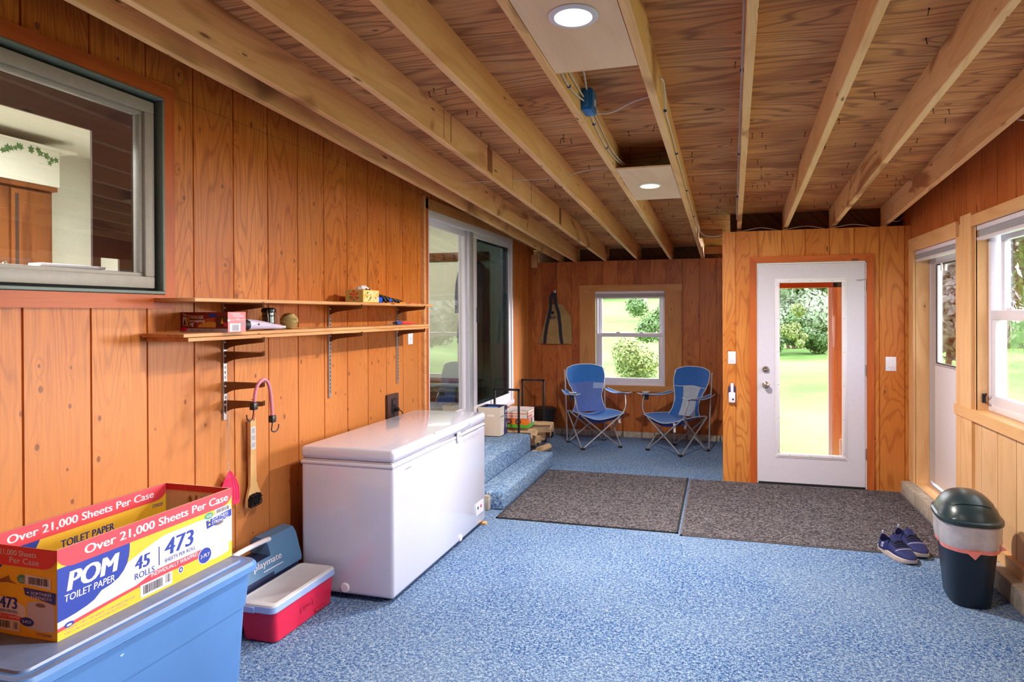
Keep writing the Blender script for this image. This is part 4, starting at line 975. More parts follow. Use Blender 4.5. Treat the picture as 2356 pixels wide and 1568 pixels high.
for k in range(9):
    y = rs.uniform(1.75, 2.5); z = rs.uniform(.12, .46); m = MB()
    X = tx1-.022-(.50-z)*.13+.0012
    T = face(FX, (X, y, z)); pts = [((.008+.006*rs.random())*math.cos(a)*.8, (.012+.01*rs.random())*math.sin(a)) for a in [2*math.pi*j/9 for j in range(9)]]
    poly(m, T, pts, SCUFF); wobj(m, 'paint_splash', t, smooth=False)

RED = mat('carton_red', (224, 62, 78), .6, var=.02); YEL = mat('carton_yellow', (236, 188, 44), .6, var=.03); NAVY = mat('carton_blue', (24, 54, 156), .6, var=.04); WPR = mat('carton_white', (218, 216, 228), .6, var=.01)
KRAFT = mat('kraft_inside', (206, 186, 164), .85, var=.06); KTEAR = mat('torn_kraft', (150, 100, 56), .9, var=.2); GRN = mat('recycle_green', (60, 150, 120), .6); PINK = mat('carton_rose', (236, 96, 120), .6); SHG = mat('roll_grey', (196, 194, 210), .7, var=.01); CORE = mat('roll_core', (120, 104, 100), .9)
cx0, cx1, cy0, cy1, cz0_, cz1_ = -2.418, -2.062, 1.722, 2.560, .5345, .832
t = thing('toilet_paper_carton', 'open yellow, red and blue toilet paper carton on the blue tote', 'carton', ((cx0+cx1)/2, (cy0+cy1)/2, cz0_))
th = .005
def art(mb, T, W_, H, long=True, big=True):
    """printed face: u 0..W_, v 0..H"""
    poly(mb, T, [(0, 0), (W_, 0), (W_, H), (0, H)], YEL, .0003)
    rd = H*.225
    # red band with rounded lower corners
    r = .05*H/.3
    band = [(0, H), (0, H-rd+r*.2)]+[(r*1.3-r*1.3*math.cos(a), H-rd-.02+r*.9-r*.9*math.sin(a)+.02) for a in [k*math.pi/2/6 for k in range(1, 7)]]+[(W_-r*1.3+r*1.3*math.sin(a), H-rd-.02+r*.9-r*.9*math.cos(a)+.02) for a in [k*math.pi/2/6 for k in range(0, 7)]]+[(W_, H)]
    poly(mb, T, band, RED, .0012)
def sides(mb, T, W_, H):
    art(mb, T, W_, H)
    # white swoosh from the lower left rising to the right, with its red underline
    n = 24; sw = lambda u: H*(.17+.09*math.sin(math.pi*.5*u)**1.0)      # lower edge of the white
    up = lambda u: H*(.34+.40*(1-(1-u)**2.2)*1.0) if u < .93 else H*(.74)
    up = lambda u: H*min(.70, .22+.62*math.sin(min(1, u*1.05)*math.pi/2))
    lo = lambda u: H*(.235-.01*u) if u > .62 else H*(.135+.10*math.sin(u/.62*math.pi/2))
    P = [(W_*k/n, lo(k/n)) for k in range(n+1)]+[(W_*(1-k/n), up(1-k/n)) for k in range(n+1)]
    for k in range(n):
        a, b = k/n, (k+1)/n
        if a < .985:
            poly(mb, T, [(W_*a, lo(a)), (W_*b, lo(b)), (W_*b, up(b)), (W_*a, up(a))], WPR, .0006)
            if b < .90: poly(mb, T, [(W_*a, lo(a)-.012*H/.3), (W_*b, lo(b)-.012*H/.3), (W_*b, lo(b)+(.020*min(1, max(0, (b-.38)/.1)))*H/.3), (W_*a, lo(a)+(.020*min(1, max(0, (a-.38)/.1)))*H/.3)], RED, .0008)
    # blue ball
    P = [(0, H*.205), (0, H*.79), (W_*.34, H*.79), (W_*.345, H*.77)]+[(W_*a, H*b) for a, b in ((.344, .70), (.340, .62), (.330, .54), (.312, .47), (.285, .41), (.245, .37), (.20, .35), (.188, .325), (.165, .28), (.13, .25), (.08, .225), (.04, .212), (0, .205))]
    poly(mb, T, P, NAVY, .0009)
    text(mb, T, 'POM', W_*.04, H*.505, W_*.25, H*.21, WPR, .085, .18, .0014)
    text(mb, T, 'TOILET PAPER', W_*.03, H*.395, W_*.235, H*.078, WPR, .018, .1, .0014)
    text(mb, T, 'Over 21,000 Sheets Per Case', W_*.12, H*.825, W_*.85, H*.12, WPR, .05, 0, .0018)
    text(mb, T, '45', W_*.37, H*.40, W_*.085, H*.16, NAVY, .055, .1, .0014); text(mb, T, 'ROLLS', W_*.37, H*.29, W_*.11, H*.075, NAVY, .008, 0, .0014)
    poly(mb, T, [(W_*.505, H*.34), (W_*.51, H*.34), (W_*.51, H*.58), (W_*.505, H*.58)], NAVY, .0014)
    text(mb, T, '473', W_*.54, H*.42, W_*.185, H*.21, NAVY, .055, .1, .0014); text(mb, T, 'SHEETS PER ROLL', W_*.54, H*.34, W_*.195, H*.048, NAVY, .004, 0, .0014)
    text(mb, T, 'INDIVIDUALLY WRAPPED', W_*.46, H*.235, W_*.29, H*.05, WPR, .02, .1, .0014)
    poly(mb, T, [(W_*.40, H*.03), (W_*.585, H*.03), (W_*.585, H*.19), (W_*.40, H*.19)], WPR, .0011); bars(mb, T, W_*.415, H*.06, W_*.11, H*.11, INKD, 20, .0015, 3); bars(mb, T, W_*.545, H*.07, W_*.03, H*.11, INKD, 5, .0015, 4)
    poly(mb, T, ell(W_*.64, H*.15, W_*.016, H*.045), WPR, .001); poly(mb, T, ell(W_*.64, H*.15, W_*.013, H*.036), NAVY, .0012); poly(mb, T, ell(W_*.64, H*.15, W_*.006, H*.017), WPR, .0014)
    text(mb, T, '45 ROLLS * 2-PLY * 473 SHEETS * 21,285 SHEETS PER CASE', W_*.03, H*.075, W_*.34, H*.028, INKG, 0, 0, .0012); text(mb, T, '4 IN x 4 IN (10.1cm x 10.1cm) 2,365 SQ FT (219m)', W_*.03, H*.03, W_*.30, H*.028, INKG, 0, 0, .0012)
    poly(mb, T, ell(W_*.05, H*.135, W_*.022, H*.03), NAVY, .0012); poly(mb, T, ell(W_*.05, H*.13, W_*.012, H*.012), WPR, .0014)
    # roll picture, flash and bar code at the right end
    x0, x1 = W_*.80, W_*.975; top = H*.56
    poly(mb, T, [(x0, H*.10)]+[(x0+(x1-x0)*k/8, H*.10-.02*H*math.sin(math.pi*k/8)) for k in range(1, 8)]+[(x1, H*.10), (x1, top)]+[((x0+x1)/2+(x1-x0)/2*math.cos(a), top+.05*H*math.sin(a)) for a in [k*math.pi/8 for k in range(1, 8)]]+[(x0, top)], SHG, .001)
    poly(mb, T, ell((x0+x1)/2+.01, top+.005*H, W_*.035, H*.028), CORE, .0014)
    poly(mb, T, ell(W_*.80, H*.19, W_*.048, H*.115), WPR, .0014); poly(mb, T, ell(W_*.80, H*.19, W_*.044, H*.105), NAVY, .0016); text(mb, T, '2-PLY', W_*.768, H*.165, W_*.066, H*.05, WPR, .02, .1, .002)
    poly(mb, T, [(W_*.815, H*.545), (W_*.995, H*.60), (W_*.995, H*.70), (W_*.81, H*.66)], NAVY, .0016)
    text(mb, T, 'SOFTNESS', W_*.85, H*.635, W_*.12, H*.042, WPR, .02, .1, .002); text(mb, T, 'STRENGTH', W_*.85, H*.58, W_*.12, H*.042, WPR, .02, .1, .002)
    poly(mb, T, ell(W_*.832, H*.65, W_*.007, H*.016, 10), YEL, .002); poly(mb, T, ell(W_*.832, H*.595, W_*.007, H*.016, 10), YEL, .002)
    poly(mb, T, [(W_*.87, H*.70), (W_*.99, H*.70), (W_*.99, H*.775), (W_*.87, H*.775)], WPR, .0016); bars(mb, T, W_*.88, H*.71, W_*.10, H*.055, INKD, 18, .002, 8)
    poly(mb, T, ell(W_*.83, H*.72, W_*.03, H*.045), GRN, .0014); text(mb, T, 'SCAN', W_*.812, H*.72, W_*.036, H*.018, WPR, .01, 0, .002); text(mb, T, 'HERE', W_*.812, H*.70, W_*.036, H*.018, WPR, .01, 0, .002)
def ends(mb, T, W_, H):
    art(mb, T, W_, H)
    text(mb, T, 'Over 21,000 Sheets', W_*.10, H*.885, W_*.66, H*.07, WPR, .02, 0, .0018); text(mb, T, 'Per Case', W_*.43, H*.81, W_*.36, H*.065, WPR, .02, 0, .0018)
    poly(mb, T, [(0, H*.42)]+[(W_*.2*math.sin(a)+0, H*(.62-.20*math.cos(a))) for a in [k*math.pi/10 for k in range(1, 6)]]+[(W_*.34, H*.77), (0, H*.77)], NAVY, .0009)
    text(mb, T, 'POM', W_*-.0+.004, H*.62, W_*.24, H*.12, WPR, .028, .1, .0014); text(mb, T, 'TOILET PAPER', W_*.004, H*.54, W_*.24, H*.05, WPR, .02, .1, .0014)
    poly(mb, T, [(0, H*.33), (W_*.28, H*.42), (W_*.55, H*.36), (W_*.62, H*.26), (W_*.0, H*.26)], WPR, .0006); poly(mb, T, [(0, H*.24), (W_*.62, H*.19), (W_*.62, H*.33), (W_*.45, H*.40), (W_*.2, H*.43), (0, H*.40)], WPR, .0008)
    text(mb, T, '473', W_*.30, H*.29, W_*.22, H*.13, NAVY, .06, 0, .0014); text(mb, T, 'SHEETS PER ROLL', W_*.29, H*.245, W_*.24, H*.03, NAVY, .004, 0, .0014)
    text(mb, T, '45', W_*.06, H*.31, W_*.14, H*.10, NAVY, .03, 0, .0014); text(mb, T, 'ROLLS', W_*.06, H*.26, W_*.15, H*.04, NAVY, .01, 0, .0014)
    poly(mb, T, [(W_*.25, H*.26), (W_*.256, H*.26), (W_*.256, H*.41), (W_*.25, H*.41)], NAVY, .0014)
    poly(mb, T, [(0, H*.175), (W_*.55, H*.155), (W_*.62, H*.13), (W_*.62, H*.20), (W_*.5, H*.225), (0, H*.235)], RED, .0010); text(mb, T, 'INDIVIDUALLY WRAPPED', W_*.20, H*.185, W_*.35, H*.028, WPR, .01, .1, .0014)
    poly(mb, T, [(W_*.17, H*.04), (W_*.55, H*.04), (W_*.55, H*.165), (W_*.17, H*.165)], WPR, .0013); bars(mb, T, W_*.19, H*.07, W_*.24, H*.08, INKD, 18, .0016, 3); bars(mb, T, W_*.47, H*.07, W_*.06, H*.08, INKD, 5, .0016, 4)
    x0, x1, top = W_*.64, W_*.97, H*.37
    poly(mb, T, [(x0, H*.10), ((x0+x1)/2, H*.08), (x1, H*.10), (x1, top)]+[((x0+x1)/2+(x1-x0)/2*math.cos(a), top+.045*H*math.sin(a)) for a in [k*math.pi/8 for k in range(1, 8)]]+[(x0, top)], SHG, .0011); poly(mb, T, ell((x0+x1)/2, top+.005*H, W_*.06, H*.022), CORE, .0014)
    poly(mb, T, ell(W_*.64, H*.17, W_*.085, H*.05), NAVY, .0016); text(mb, T, '2-PLY', W_*.585, H*.155, W_*.11, H*.032, WPR, .02, 0, .002)
    poly(mb, T, [(W_*.62, H*.47), (W_*.985, H*.40), (W_*.99, H*.53), (W_*.60, H*.55)], NAVY, .0016); text(mb, T, 'SOFTNESS', W_*.69, H*.485, W_*.25, H*.032, WPR, .02, 0, .002); text(mb, T, 'STRENGTH', W_*.69, H*.44, W_*.25, H*.032, WPR, .02, 0, .002)
    poly(mb, T, ell(W_*.655, H*.50, W_*.012, H*.01, 10), YEL, .002); poly(mb, T, ell(W_*.655, H*.455, W_*.012, H*.01, 10), YEL, .002)
    poly(mb, T, [(W_*.62, H*.59), (W_*.93, H*.56), (W_*.93, H*.68), (W_*.62, H*.70)], WPR, .0014); bars(mb, T, W_*.66, H*.595, W_*.24, H*.08, INKD, 18, .002, 8)
    poly(mb, T, ell(W_*.58, H*.64, W_*.06, H*.05), GRN, .0012); text(mb, T, 'SCAN', W_*.545, H*.635, W_*.07, H*.018, WPR, .01, 0, .002); text(mb, T, 'HERE', W_*.545, H*.61, W_*.07, H*.018, WPR, .01, 0, .002)
    poly(mb, T, [(W_*.30, H*.60), (W_*.42, H*.665), (W_*.43, H*.61), (W_*.52, H*.575), (W_*.40, H*.585), (W_*.31, H*.57)], KTEAR, .0018)
    text(mb, T, '1735020', W_*.76, H*.04, W_*.18, H*.028, NAVY, .01, 0, .0014)
H_ = cz1_-cz0_; Wl = cy1-cy0; Ws = cx1-cx0
m = MB(); m.box((cx1-th, cy0, cz0_), (cx1, cy1, cz1_), KRAFT); sides(m, face(FX, (cx1, cy0, cz0_)), Wl, H_); wobj(m, 'long_side', t, smooth=False)
m = MB(); m.box((cx0+th, cy0, cz0_), (cx1-th, cy0+th, cz1_-.004), KRAFT); ends(m, face(FY, (cx0, cy0, cz0_)), Ws, H_-.002); wobj(m, 'end_panel', t, smooth=False)
m = MB(); m.box((cx0, cy0, cz0_), (cx0+th, cy1, cz1_), KRAFT); T = face(FX, (cx0+th, cy0, cz0_))
art(m, T, Wl, H_); text(m, T, 'Over 21,000 Sheets Per Case', Wl*.12, H_*.825, Wl*.79, H_*.12, WPR, .05, 0, .0018); text(m, T, 'TOILET PAPER', Wl*.37, H_*.57, Wl*.29, H_*.10, NAVY, .02, 0, .0014); text(m, T, 'INDIVIDUALLY WRAPPED', Wl*.37, H_*.46, Wl*.29, H_*.065, NAVY, .004, 0, .0014)
poly(m, T, [(0, H_*.3), (Wl*.14, H_*.4), (Wl*.22, H_*.55), (Wl*.27, H_*.775), (0, H_*.775)], NAVY, .0009); text(m, T, 'POM', Wl*.03, H_*.5, Wl*.2, H_*.2, WPR, .028, .1, .0014); text(m, T, '1735020', Wl*.90, H_*.68, Wl*.07, H_*.05, NAVY, .01, 0, .0014)
wobj(m, 'back_side', t, smooth=False)
m = MB(); m.box((cx0+th, cy1-th, cz0_), (cx1-th, cy1, cz1_-.001), KRAFT); DRED = mat('carton_dark_red', (196, 34, 44), .6)
m.box((cx0+th, cy1-th-.0006, cz1_-.028), (cx1-th, cy1-th, cz1_-.001), DRED)
wobj(m, 'far_end_panel', t, smooth=False)
m = MB(); Tt = face(FY, (cx0, cy1-th-.0008, cz0_))
for a, pts in enumerate((((.13, .80), (.14, .85), (.15, .78), (.14, .62)), ((.155, .60), (.17, .86), (.18, .84), (.165, .58)), ((.18, .60), (.2, .84), (.21, .82), (.19, .57)), ((.29, .80), (.33, .82), (.325, .66), (.31, .67), (.312, .77), (.29, .78)))):
    poly(m, Tt, [(x*1.0, y*H_) for x, y in pts], KTEAR, .0002)
wobj(m, 'torn_tape_mark', t, smooth=False)
m = MB(); m.box((cx0, cy0, cz0_-.0005), (cx1, cy1, cz0_+.004), KRAFT); wobj(m, 'bottom', t, smooth=False)
m = MB(); rq = random.Random(2)
def crum(u, v): return (-2.34+.2*u+.0*v, 2.02+.22*v, .60+.09*math.sin(math.pi*u)*math.sin(math.pi*v)+.012*math.sin(17*u+5*v)*math.sin(13*v))
m.grid(crum, 14, 14, KRAFT, .002); o = m.obj('crumpled_paper'); tag(o, 'crumpled brown paper just showing inside the open carton', 'paper')

# ================================================================== COOLERS
CRED = mat('cooler_red', (214, 32, 74), .38, var=.02); CLID = mat('cooler_lid_grey', (196, 198, 206), .5, var=.06, scale=6); CBLU = mat('cooler_steel_blue', (84, 128, 170), .42, var=.03); CNAV = mat('cooler_navy', (36, 46, 84), .45, var=.05); CLB = mat('cooler_collar', (150, 176, 226), .4, var=.02)
t = thing('cooler', 'small red cooler with a pale grey lid on the floor by the freezer', 'cooler', (-2.15, 3.1, 0))
m = MB(); m.loft([rrect(-2.245, -2.07, 2.88, 3.36, .03, 0), rrect(-2.252, -2.062, 2.868, 3.378, .03, .008), rrect(-2.262, -2.05, 2.842, 3.384, .03, .16)], CRED); wobj(m, 'body', t)
m = MB(); m.loft([rrect(-2.266, -2.046, 2.836, 3.388, .03, .157), rrect(-2.272, -2.040, 2.826, 3.392, .032, .163), rrect(-2.270, -2.042, 2.828, 3.39, .032, .190)], CLB); wobj(m, 'collar', t)
m = MB(); m.loft([rrect(-2.268, -2.044, 2.83, 3.389, .03, .1895), rrect(-2.266, -2.046, 2.834, 3.387, .03, .198), rrect(-2.252, -2.06, 2.855, 3.375, .02, .202), rrect(-2.248, -2.064, 2.86, 3.371, .02, .1985)], CLID); wobj(m, 'lid', t)
m = MB(); m.rbox((-2.22, 2.822, .158), (-2.15, 2.832, .188), .003, CLB, 1); wobj(m, 'lid_latch', t)
m = MB(); CRD = mat('cooler_red_deep', (176, 20, 60), .45); T = face(FX, (-2.0545, 3.02, .085)); 
for r0, r1 in ((.05, .056),):
    for k in range(16):
        a0, a1 = math.radians(-20+220*k/16), math.radians(-20+220*(k+1)/16); poly(m, T, [(.1+r0*math.cos(a0), r0*.75*math.sin(a0)), (.1+r1*math.cos(a0), r1*.75*math.sin(a0)), (.1+r1*math.cos(a1), r1*.75*math.sin(a1)), (.1+r0*math.cos(a1), r0*.75*math.sin(a1))], CRD, .001)
text(m, T, 'Igloo', .065, -.012, .07, .028, CRD, .01, .1, .001); wobj(m, 'emblem', t, smooth=False)
m = MB(); m.rbox((-2.064, 3.2, .02), (-2.052, 3.30, .032), .003, CRD, 1); wobj(m, 'carry_slot', t)
t = thing('cooler', 'blue lunch cooler with white handle behind the red cooler', 'cooler', (-2.35, 3.1, 0))
m = MB(); m.loft([rrect(-2.415, -2.295, 2.86, 3.40, .02, 0), rrect(-2.418, -2.285, 2.855, 3.405, .02, .21)], CNAV); wobj(m, 'body', t)
prof = [(-2.421, .21), (-2.278, .21), (-2.276, .232), (-2.315, .365), (-2.335, .392), (-2.40, .40), (-2.421, .38)]
m = MB(); m.loft([[Vector((x, y, z)) for x, z in prof] for y in (2.85, 2.93)], CBLU); m.loft([[Vector((x, y, z)) for x, z in prof] for y in (3.16, 3.41)], CBLU)
m.loft([[Vector((x, y, z)) for x, z in ((-2.421, .21), (-2.278, .21), (-2.276, .232), (-2.298, .31), (-2.35, .312), (-2.421, .312))] for y in (2.93, 3.16)], CNAV)
m.loft([[Vector((x, y, z)) for x, z in ((-2.2778, .232), (-2.2755, .232), (-2.2972, .312), (-2.3, .312))] for y in (2.93, 3.16)], CBLU)
li = wobj(m, 'lid', t)
m = MB(); m.tube([(-2.33, 2.90, .385), (-2.328, 2.96, .392), (-2.328, 3.12, .392), (-2.33, 3.19, .385)], .013, WHITEP, n=10, smooth=1); wobj(m, 'handle', t)
Tn = Matrix.Translation((-2.2757, 0, .232)) @ Matrix.Rotation(math.atan2(.039, .133)*-1, 4, 'Y') @ FX
m = MB(); text(m, Tn, 'playmate', 3.005, .035, .235, .042, WPR, .03, .12, .0022); poly(m, Tn, [(3.075, .018), (3.24, .018), (3.24, .023), (3.075, .023)], WPR, .0022); wobj(m, 'lettering', li, smooth=False)

# ================================================================== SHELVES ON THE LEFT WALL
def shelf(name, label, y0, y1, z0, z1, xf, group='shelf boards'):
    m = MB(); m.rbox((XL+.012, y0, z0), (xf, y1, z1), .002, SH, 1); o = m.obj(name); tag(o, label, 'shelf', group); return o
SX = -2.19
shelf('shelf_board', 'upper pine shelf board, the one with the tissue box', 2.49, 5.095, 1.650, 1.668, SX)
shelf('shelf_board', 'top board of the doubled lower pine shelf', 2.425, 5.01, 1.4945, 1.5115, SX-.002)
shelf('shelf_board', 'bottom board of the doubled lower pine shelf', 2.45, 5.03, 1.476, 1.4935, SX)
HOLE = mat('slot_hole', (40, 36, 36), .8, var=0)
def standard(y, z0, z1, label):
    t = thing('shelf_standard', label, 'shelf standard', (XL, y, z0), group='metal shelf standards')
    m = MB(); m.rbox((.0, -.0125, 0), (.012, .0125, z1-z0), .0015, STEEL, 1); m.obj('rail', t)
    k = 0; z = .03; mm = MB()
    while z < z1-z0-.03:
        mm.box((.0122, -.005, z), (.0128, -.002, z+.016), HOLE); mm.box((.0122, .002, z), (.0128, .005, z+.016), HOLE); z += .0254
    mm.obj('slot_pattern', t, smooth=False)
    for z in (.05, z1-z0-.06, (z1-z0)/2):
        m = MB(); m.lathe([(.0, .0155), (.004, .015), (.005, .012)], (0, 0, z), STEEL, axis='X', n=10); m.obj('screw', t)
standard(2.955, 1.058, 1.649, 'metal slotted shelf standard nearest the camera, with the three empty brackets')
standard(3.945, 1.055, 1.649, 'metal slotted shelf standard in the middle of the shelves')
standard(4.922, 1.053, 1.649, 'metal slotted shelf standard nearest the sliding door')
def bracket(y, ztop, label):
    t = thing('shelf_bracket', label, 'shelf bracket', (XL, y, ztop), group='brown shelf brackets')
    m = MB(); P = [(.013, -.002), (.235, -.004), (.24, .006), (.243, .006), (.243, -.018), (.235, -.022), (.11, -.035), (.06, -.042), (.035, -.050), (.022, -.056), (.013, -.062)]
    T = Matrix(((1, 0, 0, 0), (0, 0, 1, 0), (0, 1, 0, 0), (0, 0, 0, 1)))
    m.prism([(a, b-.006) for a, b in P], .0045, .0062, BRONZE, T); m.prism([(a, b-.006) for a, b in P], -.0062, -.0045, BRONZE, T)
    m.box((.013, -.0062, -.0075), (.24, .0062, -.006), BRONZE); m.obj('arm', t)
    m = MB(); m.cyl((.018, -.012, -.028), (.018, .012, -.028), .005, WHITEP, n=10); m.obj('locking_pin', t)
for y, nm in ((2.955, 'nearest standard'), (3.945, 'middle standard'), (4.922, 'standard nearest the sliding door')):
    bracket(y, 1.655, 'brown bracket under the upper shelf on the %s' % nm); bracket(y, 1.481, 'brown bracket under the lower shelf on the %s' % nm)
bracket(2.955, 1.412, 'empty brown bracket on the nearest standard, top one of three')
bracket(2.955, 1.258, 'empty brown bracket holding the pink bungee cord, middle one of three')
bracket(2.955, 1.164, 'empty brown bracket lowest on the nearest standard')

# --- things on the shelves
ZS = 1.5118
LRED = mat('log_box_shaded_red', (124, 30, 30), .5, var=.08); LGOLD = mat('log_box_gold', (206, 148, 52), .5, var=.1); LORG = mat('log_box_orange', (170, 74, 36), .5, var=.1); LGRY = mat('log_box_grey', (176, 160, 176), .5); LPNK = mat('log_box_lit_pink', (226, 120, 128), .5, var=.05); LYEL = mat('log_box_yellow', (250, 200, 50), .5)  # dark red long face and pink end have shade and light in their colour
bx0_, bx1_, by0, by1 = -2.424, -2.162, 2.665, 2.79
t = thing('fireplace_log_box', 'red and gold fireplace log carton on the lower shelf', 'box', (-2.29, 2.73, ZS))
m = MB(); hb = .093; m.box((bx0_, by0, ZS), (bx1_, by1, ZS+hb), LRED); wobj(m, 'carton', t, smooth=False)
T = face(FY, (bx0_, by0, ZS)); Wb = bx1_-bx0_
m = MB(); poly(m, T, [(0, .014), (Wb, .014), (Wb, hb), (0, hb)], LRED, .0003)
poly(m, T, [(Wb*.36, .022), (Wb*.75, .022), (Wb*.75, .045), (Wb*.6, .05), (Wb*.4, .035)], LGOLD, .0006); poly(m, T, [(Wb*.32, .03), (Wb*.72, .045), (Wb*.72, .07), (Wb*.5, .06)], LORG, .0005)
poly(m, T, [(0, 0), (Wb, 0), (Wb, .016), (0, .018)], LGRY, .0006)
poly(m, T, ell(Wb*.07, .014, .02, .011), CRED, .0010); poly(m, T, ell(Wb*.68, .077, .022, .01), NAVY, .0010)
poly(m, T, [(Wb*.77, .022), (Wb*.99, .024), (Wb*.99, .078), (Wb*.77, .074)], mat('fireplace_picture', (84, 34, 24), .5, var=.4, scale=90), .0010)
poly(m, T, [(Wb*.86, .04), (Wb*.89, .066), (Wb*.905, .045), (Wb*.93, .04)], LYEL, .0014); poly(m, T, ell(Wb*.95, .036, .011, .011), CRED, .0014)
poly(m, T, [(Wb*.045, .03), (Wb*.135, .03), (Wb*.135, .07), (Wb*.045, .07)], WPR, .0010); poly(m, T, [(Wb*.06, .034), (Wb*.12, .034), (Wb*.10, .055), (Wb*.09, .062), (Wb*.08, .055)], INKD, .0014)
text(m, T, 'The', Wb*.04, .074, Wb*.09, .014, WPR, .03, 0, .0012)
for wd, z, ww in (('reosote', .062, .30), ('weeping', .042, .33), ('og', .026, .09)): text(m, T, wd, Wb*.19, z, Wb*ww, .018, WPR, .04, 0, .0012)
for wd, z in (('C', .064), ('S', .045), ('L', .028)): text(m, T, wd, Wb*.145, z, Wb*.045, .018, LYEL, .04, 0, .0012)
for x in (.2, .34, .48, .62): text(m, T, 'CREOSOTE', Wb*x, .005, Wb*.1, .004, INKD, 0, 0, .001); text(m, T, 'SAFETY', Wb*x, .0105, Wb*.08, .003, INKD, 0, 0, .001)
wobj(m, 'printed_front', t, smooth=False)
T = face(FX, (bx1_, by0, ZS)); m = MB(); We = by1-by0; poly(m, T, [(0, 0), (We, 0), (We, hb), (0, hb)], LPNK, .0004); poly(m, T, [(We*.1, .003), (We*.7, .003), (We*.7, .04), (We*.1, .04)], WPR, .0008); bars(m, T, We*.22, .006, We*.38, .028, INKG, 18, .0011)
text(m, T, 'Sweeping', We*.30, .068, We*.55, .012, WPR, .03, 0, .0008); text(m, T, 'Creosote', We*.2, .081, We*.5, .008, WPR, .03, 0, .0008); text(m, T, 'Log', We*.45, .057, We*.18, .009, WPR, .03, 0, .0008); poly(m, T, [(0, .055), (We, .055), (We, .0565), (0, .0565)], WPR, .0007)
poly(m, T, ell(We*.82, .038, We*.1, .007), INKG, .0008); wobj(m, 'printed_end', t, smooth=False)
m = MB(); m.box((bx1_, by0-.004, ZS+.05), (bx1_+.004, by0+.01, ZS+.058), WPR); wobj(m, 'torn_flap', t, smooth=False)
LAV = mat('lavender_plastic', (206, 192, 218), .3, coat=.4)
t = thing('handheld_lighter', 'lavender handheld wand with a dark head lying on the lower shelf', 'flashlight', (-2.24, 3.05, ZS))
m = MB(); m.tube([(-2.215, 2.86, ZS+.032), (-2.215, 2.92, ZS+.031), (-2.215, 3.0, ZS+.026), (-2.215, 3.1, ZS+.018), (-2.215, 3.14, ZS+.015)], .02, LAV, n=14, smooth=1, rr=[1.3, 1.35, 1.3, 1.2, 1.1, .9, .72, .62, .58]); wobj(m, 'handle', t)
m = MB(); m.tube([(-2.214, 2.83, ZS+.030), (-2.214, 2.845, ZS+.031), (-2.214, 2.865, ZS+.031)], .026, BLACKP, n=14, rr=[.6, .95, 1.02]); wobj(m, 'head', t)
m = MB(); m.cyl((-2.215, 3.14, ZS+.0145), (-2.215, 3.17, ZS+.0135), .0105, STEEL, n=12); wobj(m, 'end_cap', t)
m = MB(); m.cyl((-2.190, 2.925, ZS+.033), (-2.187, 2.925, ZS+.033), .005, BLACKP, n=10); wobj(m, 'button', t)
t = thing('camping_lantern', 'black and chrome camping lantern on the lower shelf', 'lantern', (-2.32, 3.18, ZS))
m = MB(); LB = mat('lantern_black', (44, 44, 48), .25, .3); LG = mat('lantern_chrome', (120, 126, 122), .15, .9, var=.2, scale=60)
m.lathe([(0, 0), (.036, 0), (.037, .01), (.034, .014)], (-2.32, 3.18, ZS), LB, n=24); b_ = wobj(m, 'base', t)
m = MB(); m.lathe([(.033, .014), (.034, .045), (.033, .085), (.033, .09)], (-2.32, 3.18, ZS), LG, n=24); wobj(m, 'barrel', t)
for z in (.03, .07): 
    m = MB(); m.lathe([(.0345, z), (.036, z+.003), (.0345, z+.006)], (-2.32, 3.18, ZS), LB, n=24); wobj(m, 'band', t)
m = MB(); m.lathe([(.034, .09), (.038, .094), (.038, .108), (.03, .116), (.0, .118)], (-2.32, 3.18, ZS), LB, n=24); wobj(m, 'cap', t)
for s_ in (-1, 1):
    m = MB(); m.tube([(-2.30, 3.18+s_*.039, ZS+.103), (-2.29, 3.18+s_*.044, ZS+.07), (-2.29, 3.18+s_*.042, ZS+.03)], .002, STEEL, n=6, smooth=1); wobj(m, 'bail_wire', t)
TW = mat('jute_twine', (186, 166, 112), .9, var=.2, scale=160, bump=.5)
t = thing('ball_of_twine', 'ball of tan twine beside the lantern', 'twine', (-2.32, 3.36, ZS))
m = MB(); cc = Vector((-2.32, 3.365, ZS+.044)); m.lathe([(.0, -.042), (.026, -.04), (.043, -.02), (.046, 0), (.042, .022), (.026, .04), (.0, .042)], cc, TW, n=26); wobj(m, 'core', t)
m = MB(); ang = []
for k in range(420):
    a = k*.34; w_ = .62+.22*math.sin(k*.061); p = Vector((math.cos(a), math.sin(a)*math.cos(w_), math.sin(a)*math.sin(w_))); rr_ = Matrix.Rotation(k*.045, 3, 'X') @ p
    ang.append(cc+Vector((rr_.x*.0475, rr_.y*.05, rr_.z*.044)))
m.tube(ang, .0018, TW, n=4); m.tube([cc+Vector((.02, .03, -.038)), cc+Vector((.04, .07, -.0425)), cc+Vector((.05, .11, -.0425))], .0016, TW, n=4, smooth=1); wobj(m, 'strand', t)
t = thing('screwdriver', 'screwdriver with a blue handle lying on the lower shelf', 'screwdriver', (-2.32, 4.6, ZS))
m = MB(); m.tube([(-2.30, 4.66, ZS+.014), (-2.305, 4.74, ZS+.014)], .014, mat('blue_handle', (60, 84, 170), .35), n=12); wobj(m, 'handle', t); m = MB(); m.tube([(-2.30, 4.66, ZS+.013), (-2.292, 4.60, ZS+.012)], .009, BLACKP, n=8); m.tube([(-2.292, 4.60, ZS+.010), (-2.28, 4.46, ZS+.004)], .0035, STEEL, n=8); wobj(m, 'shaft', t)
PKR = mat('coral_plastic', (240, 66, 76), .4)
t = thing('gas_lighter', 'long coral red plastic lighter lying at the end of the lower shelf', 'lighter', (-2.3, 4.9, ZS))
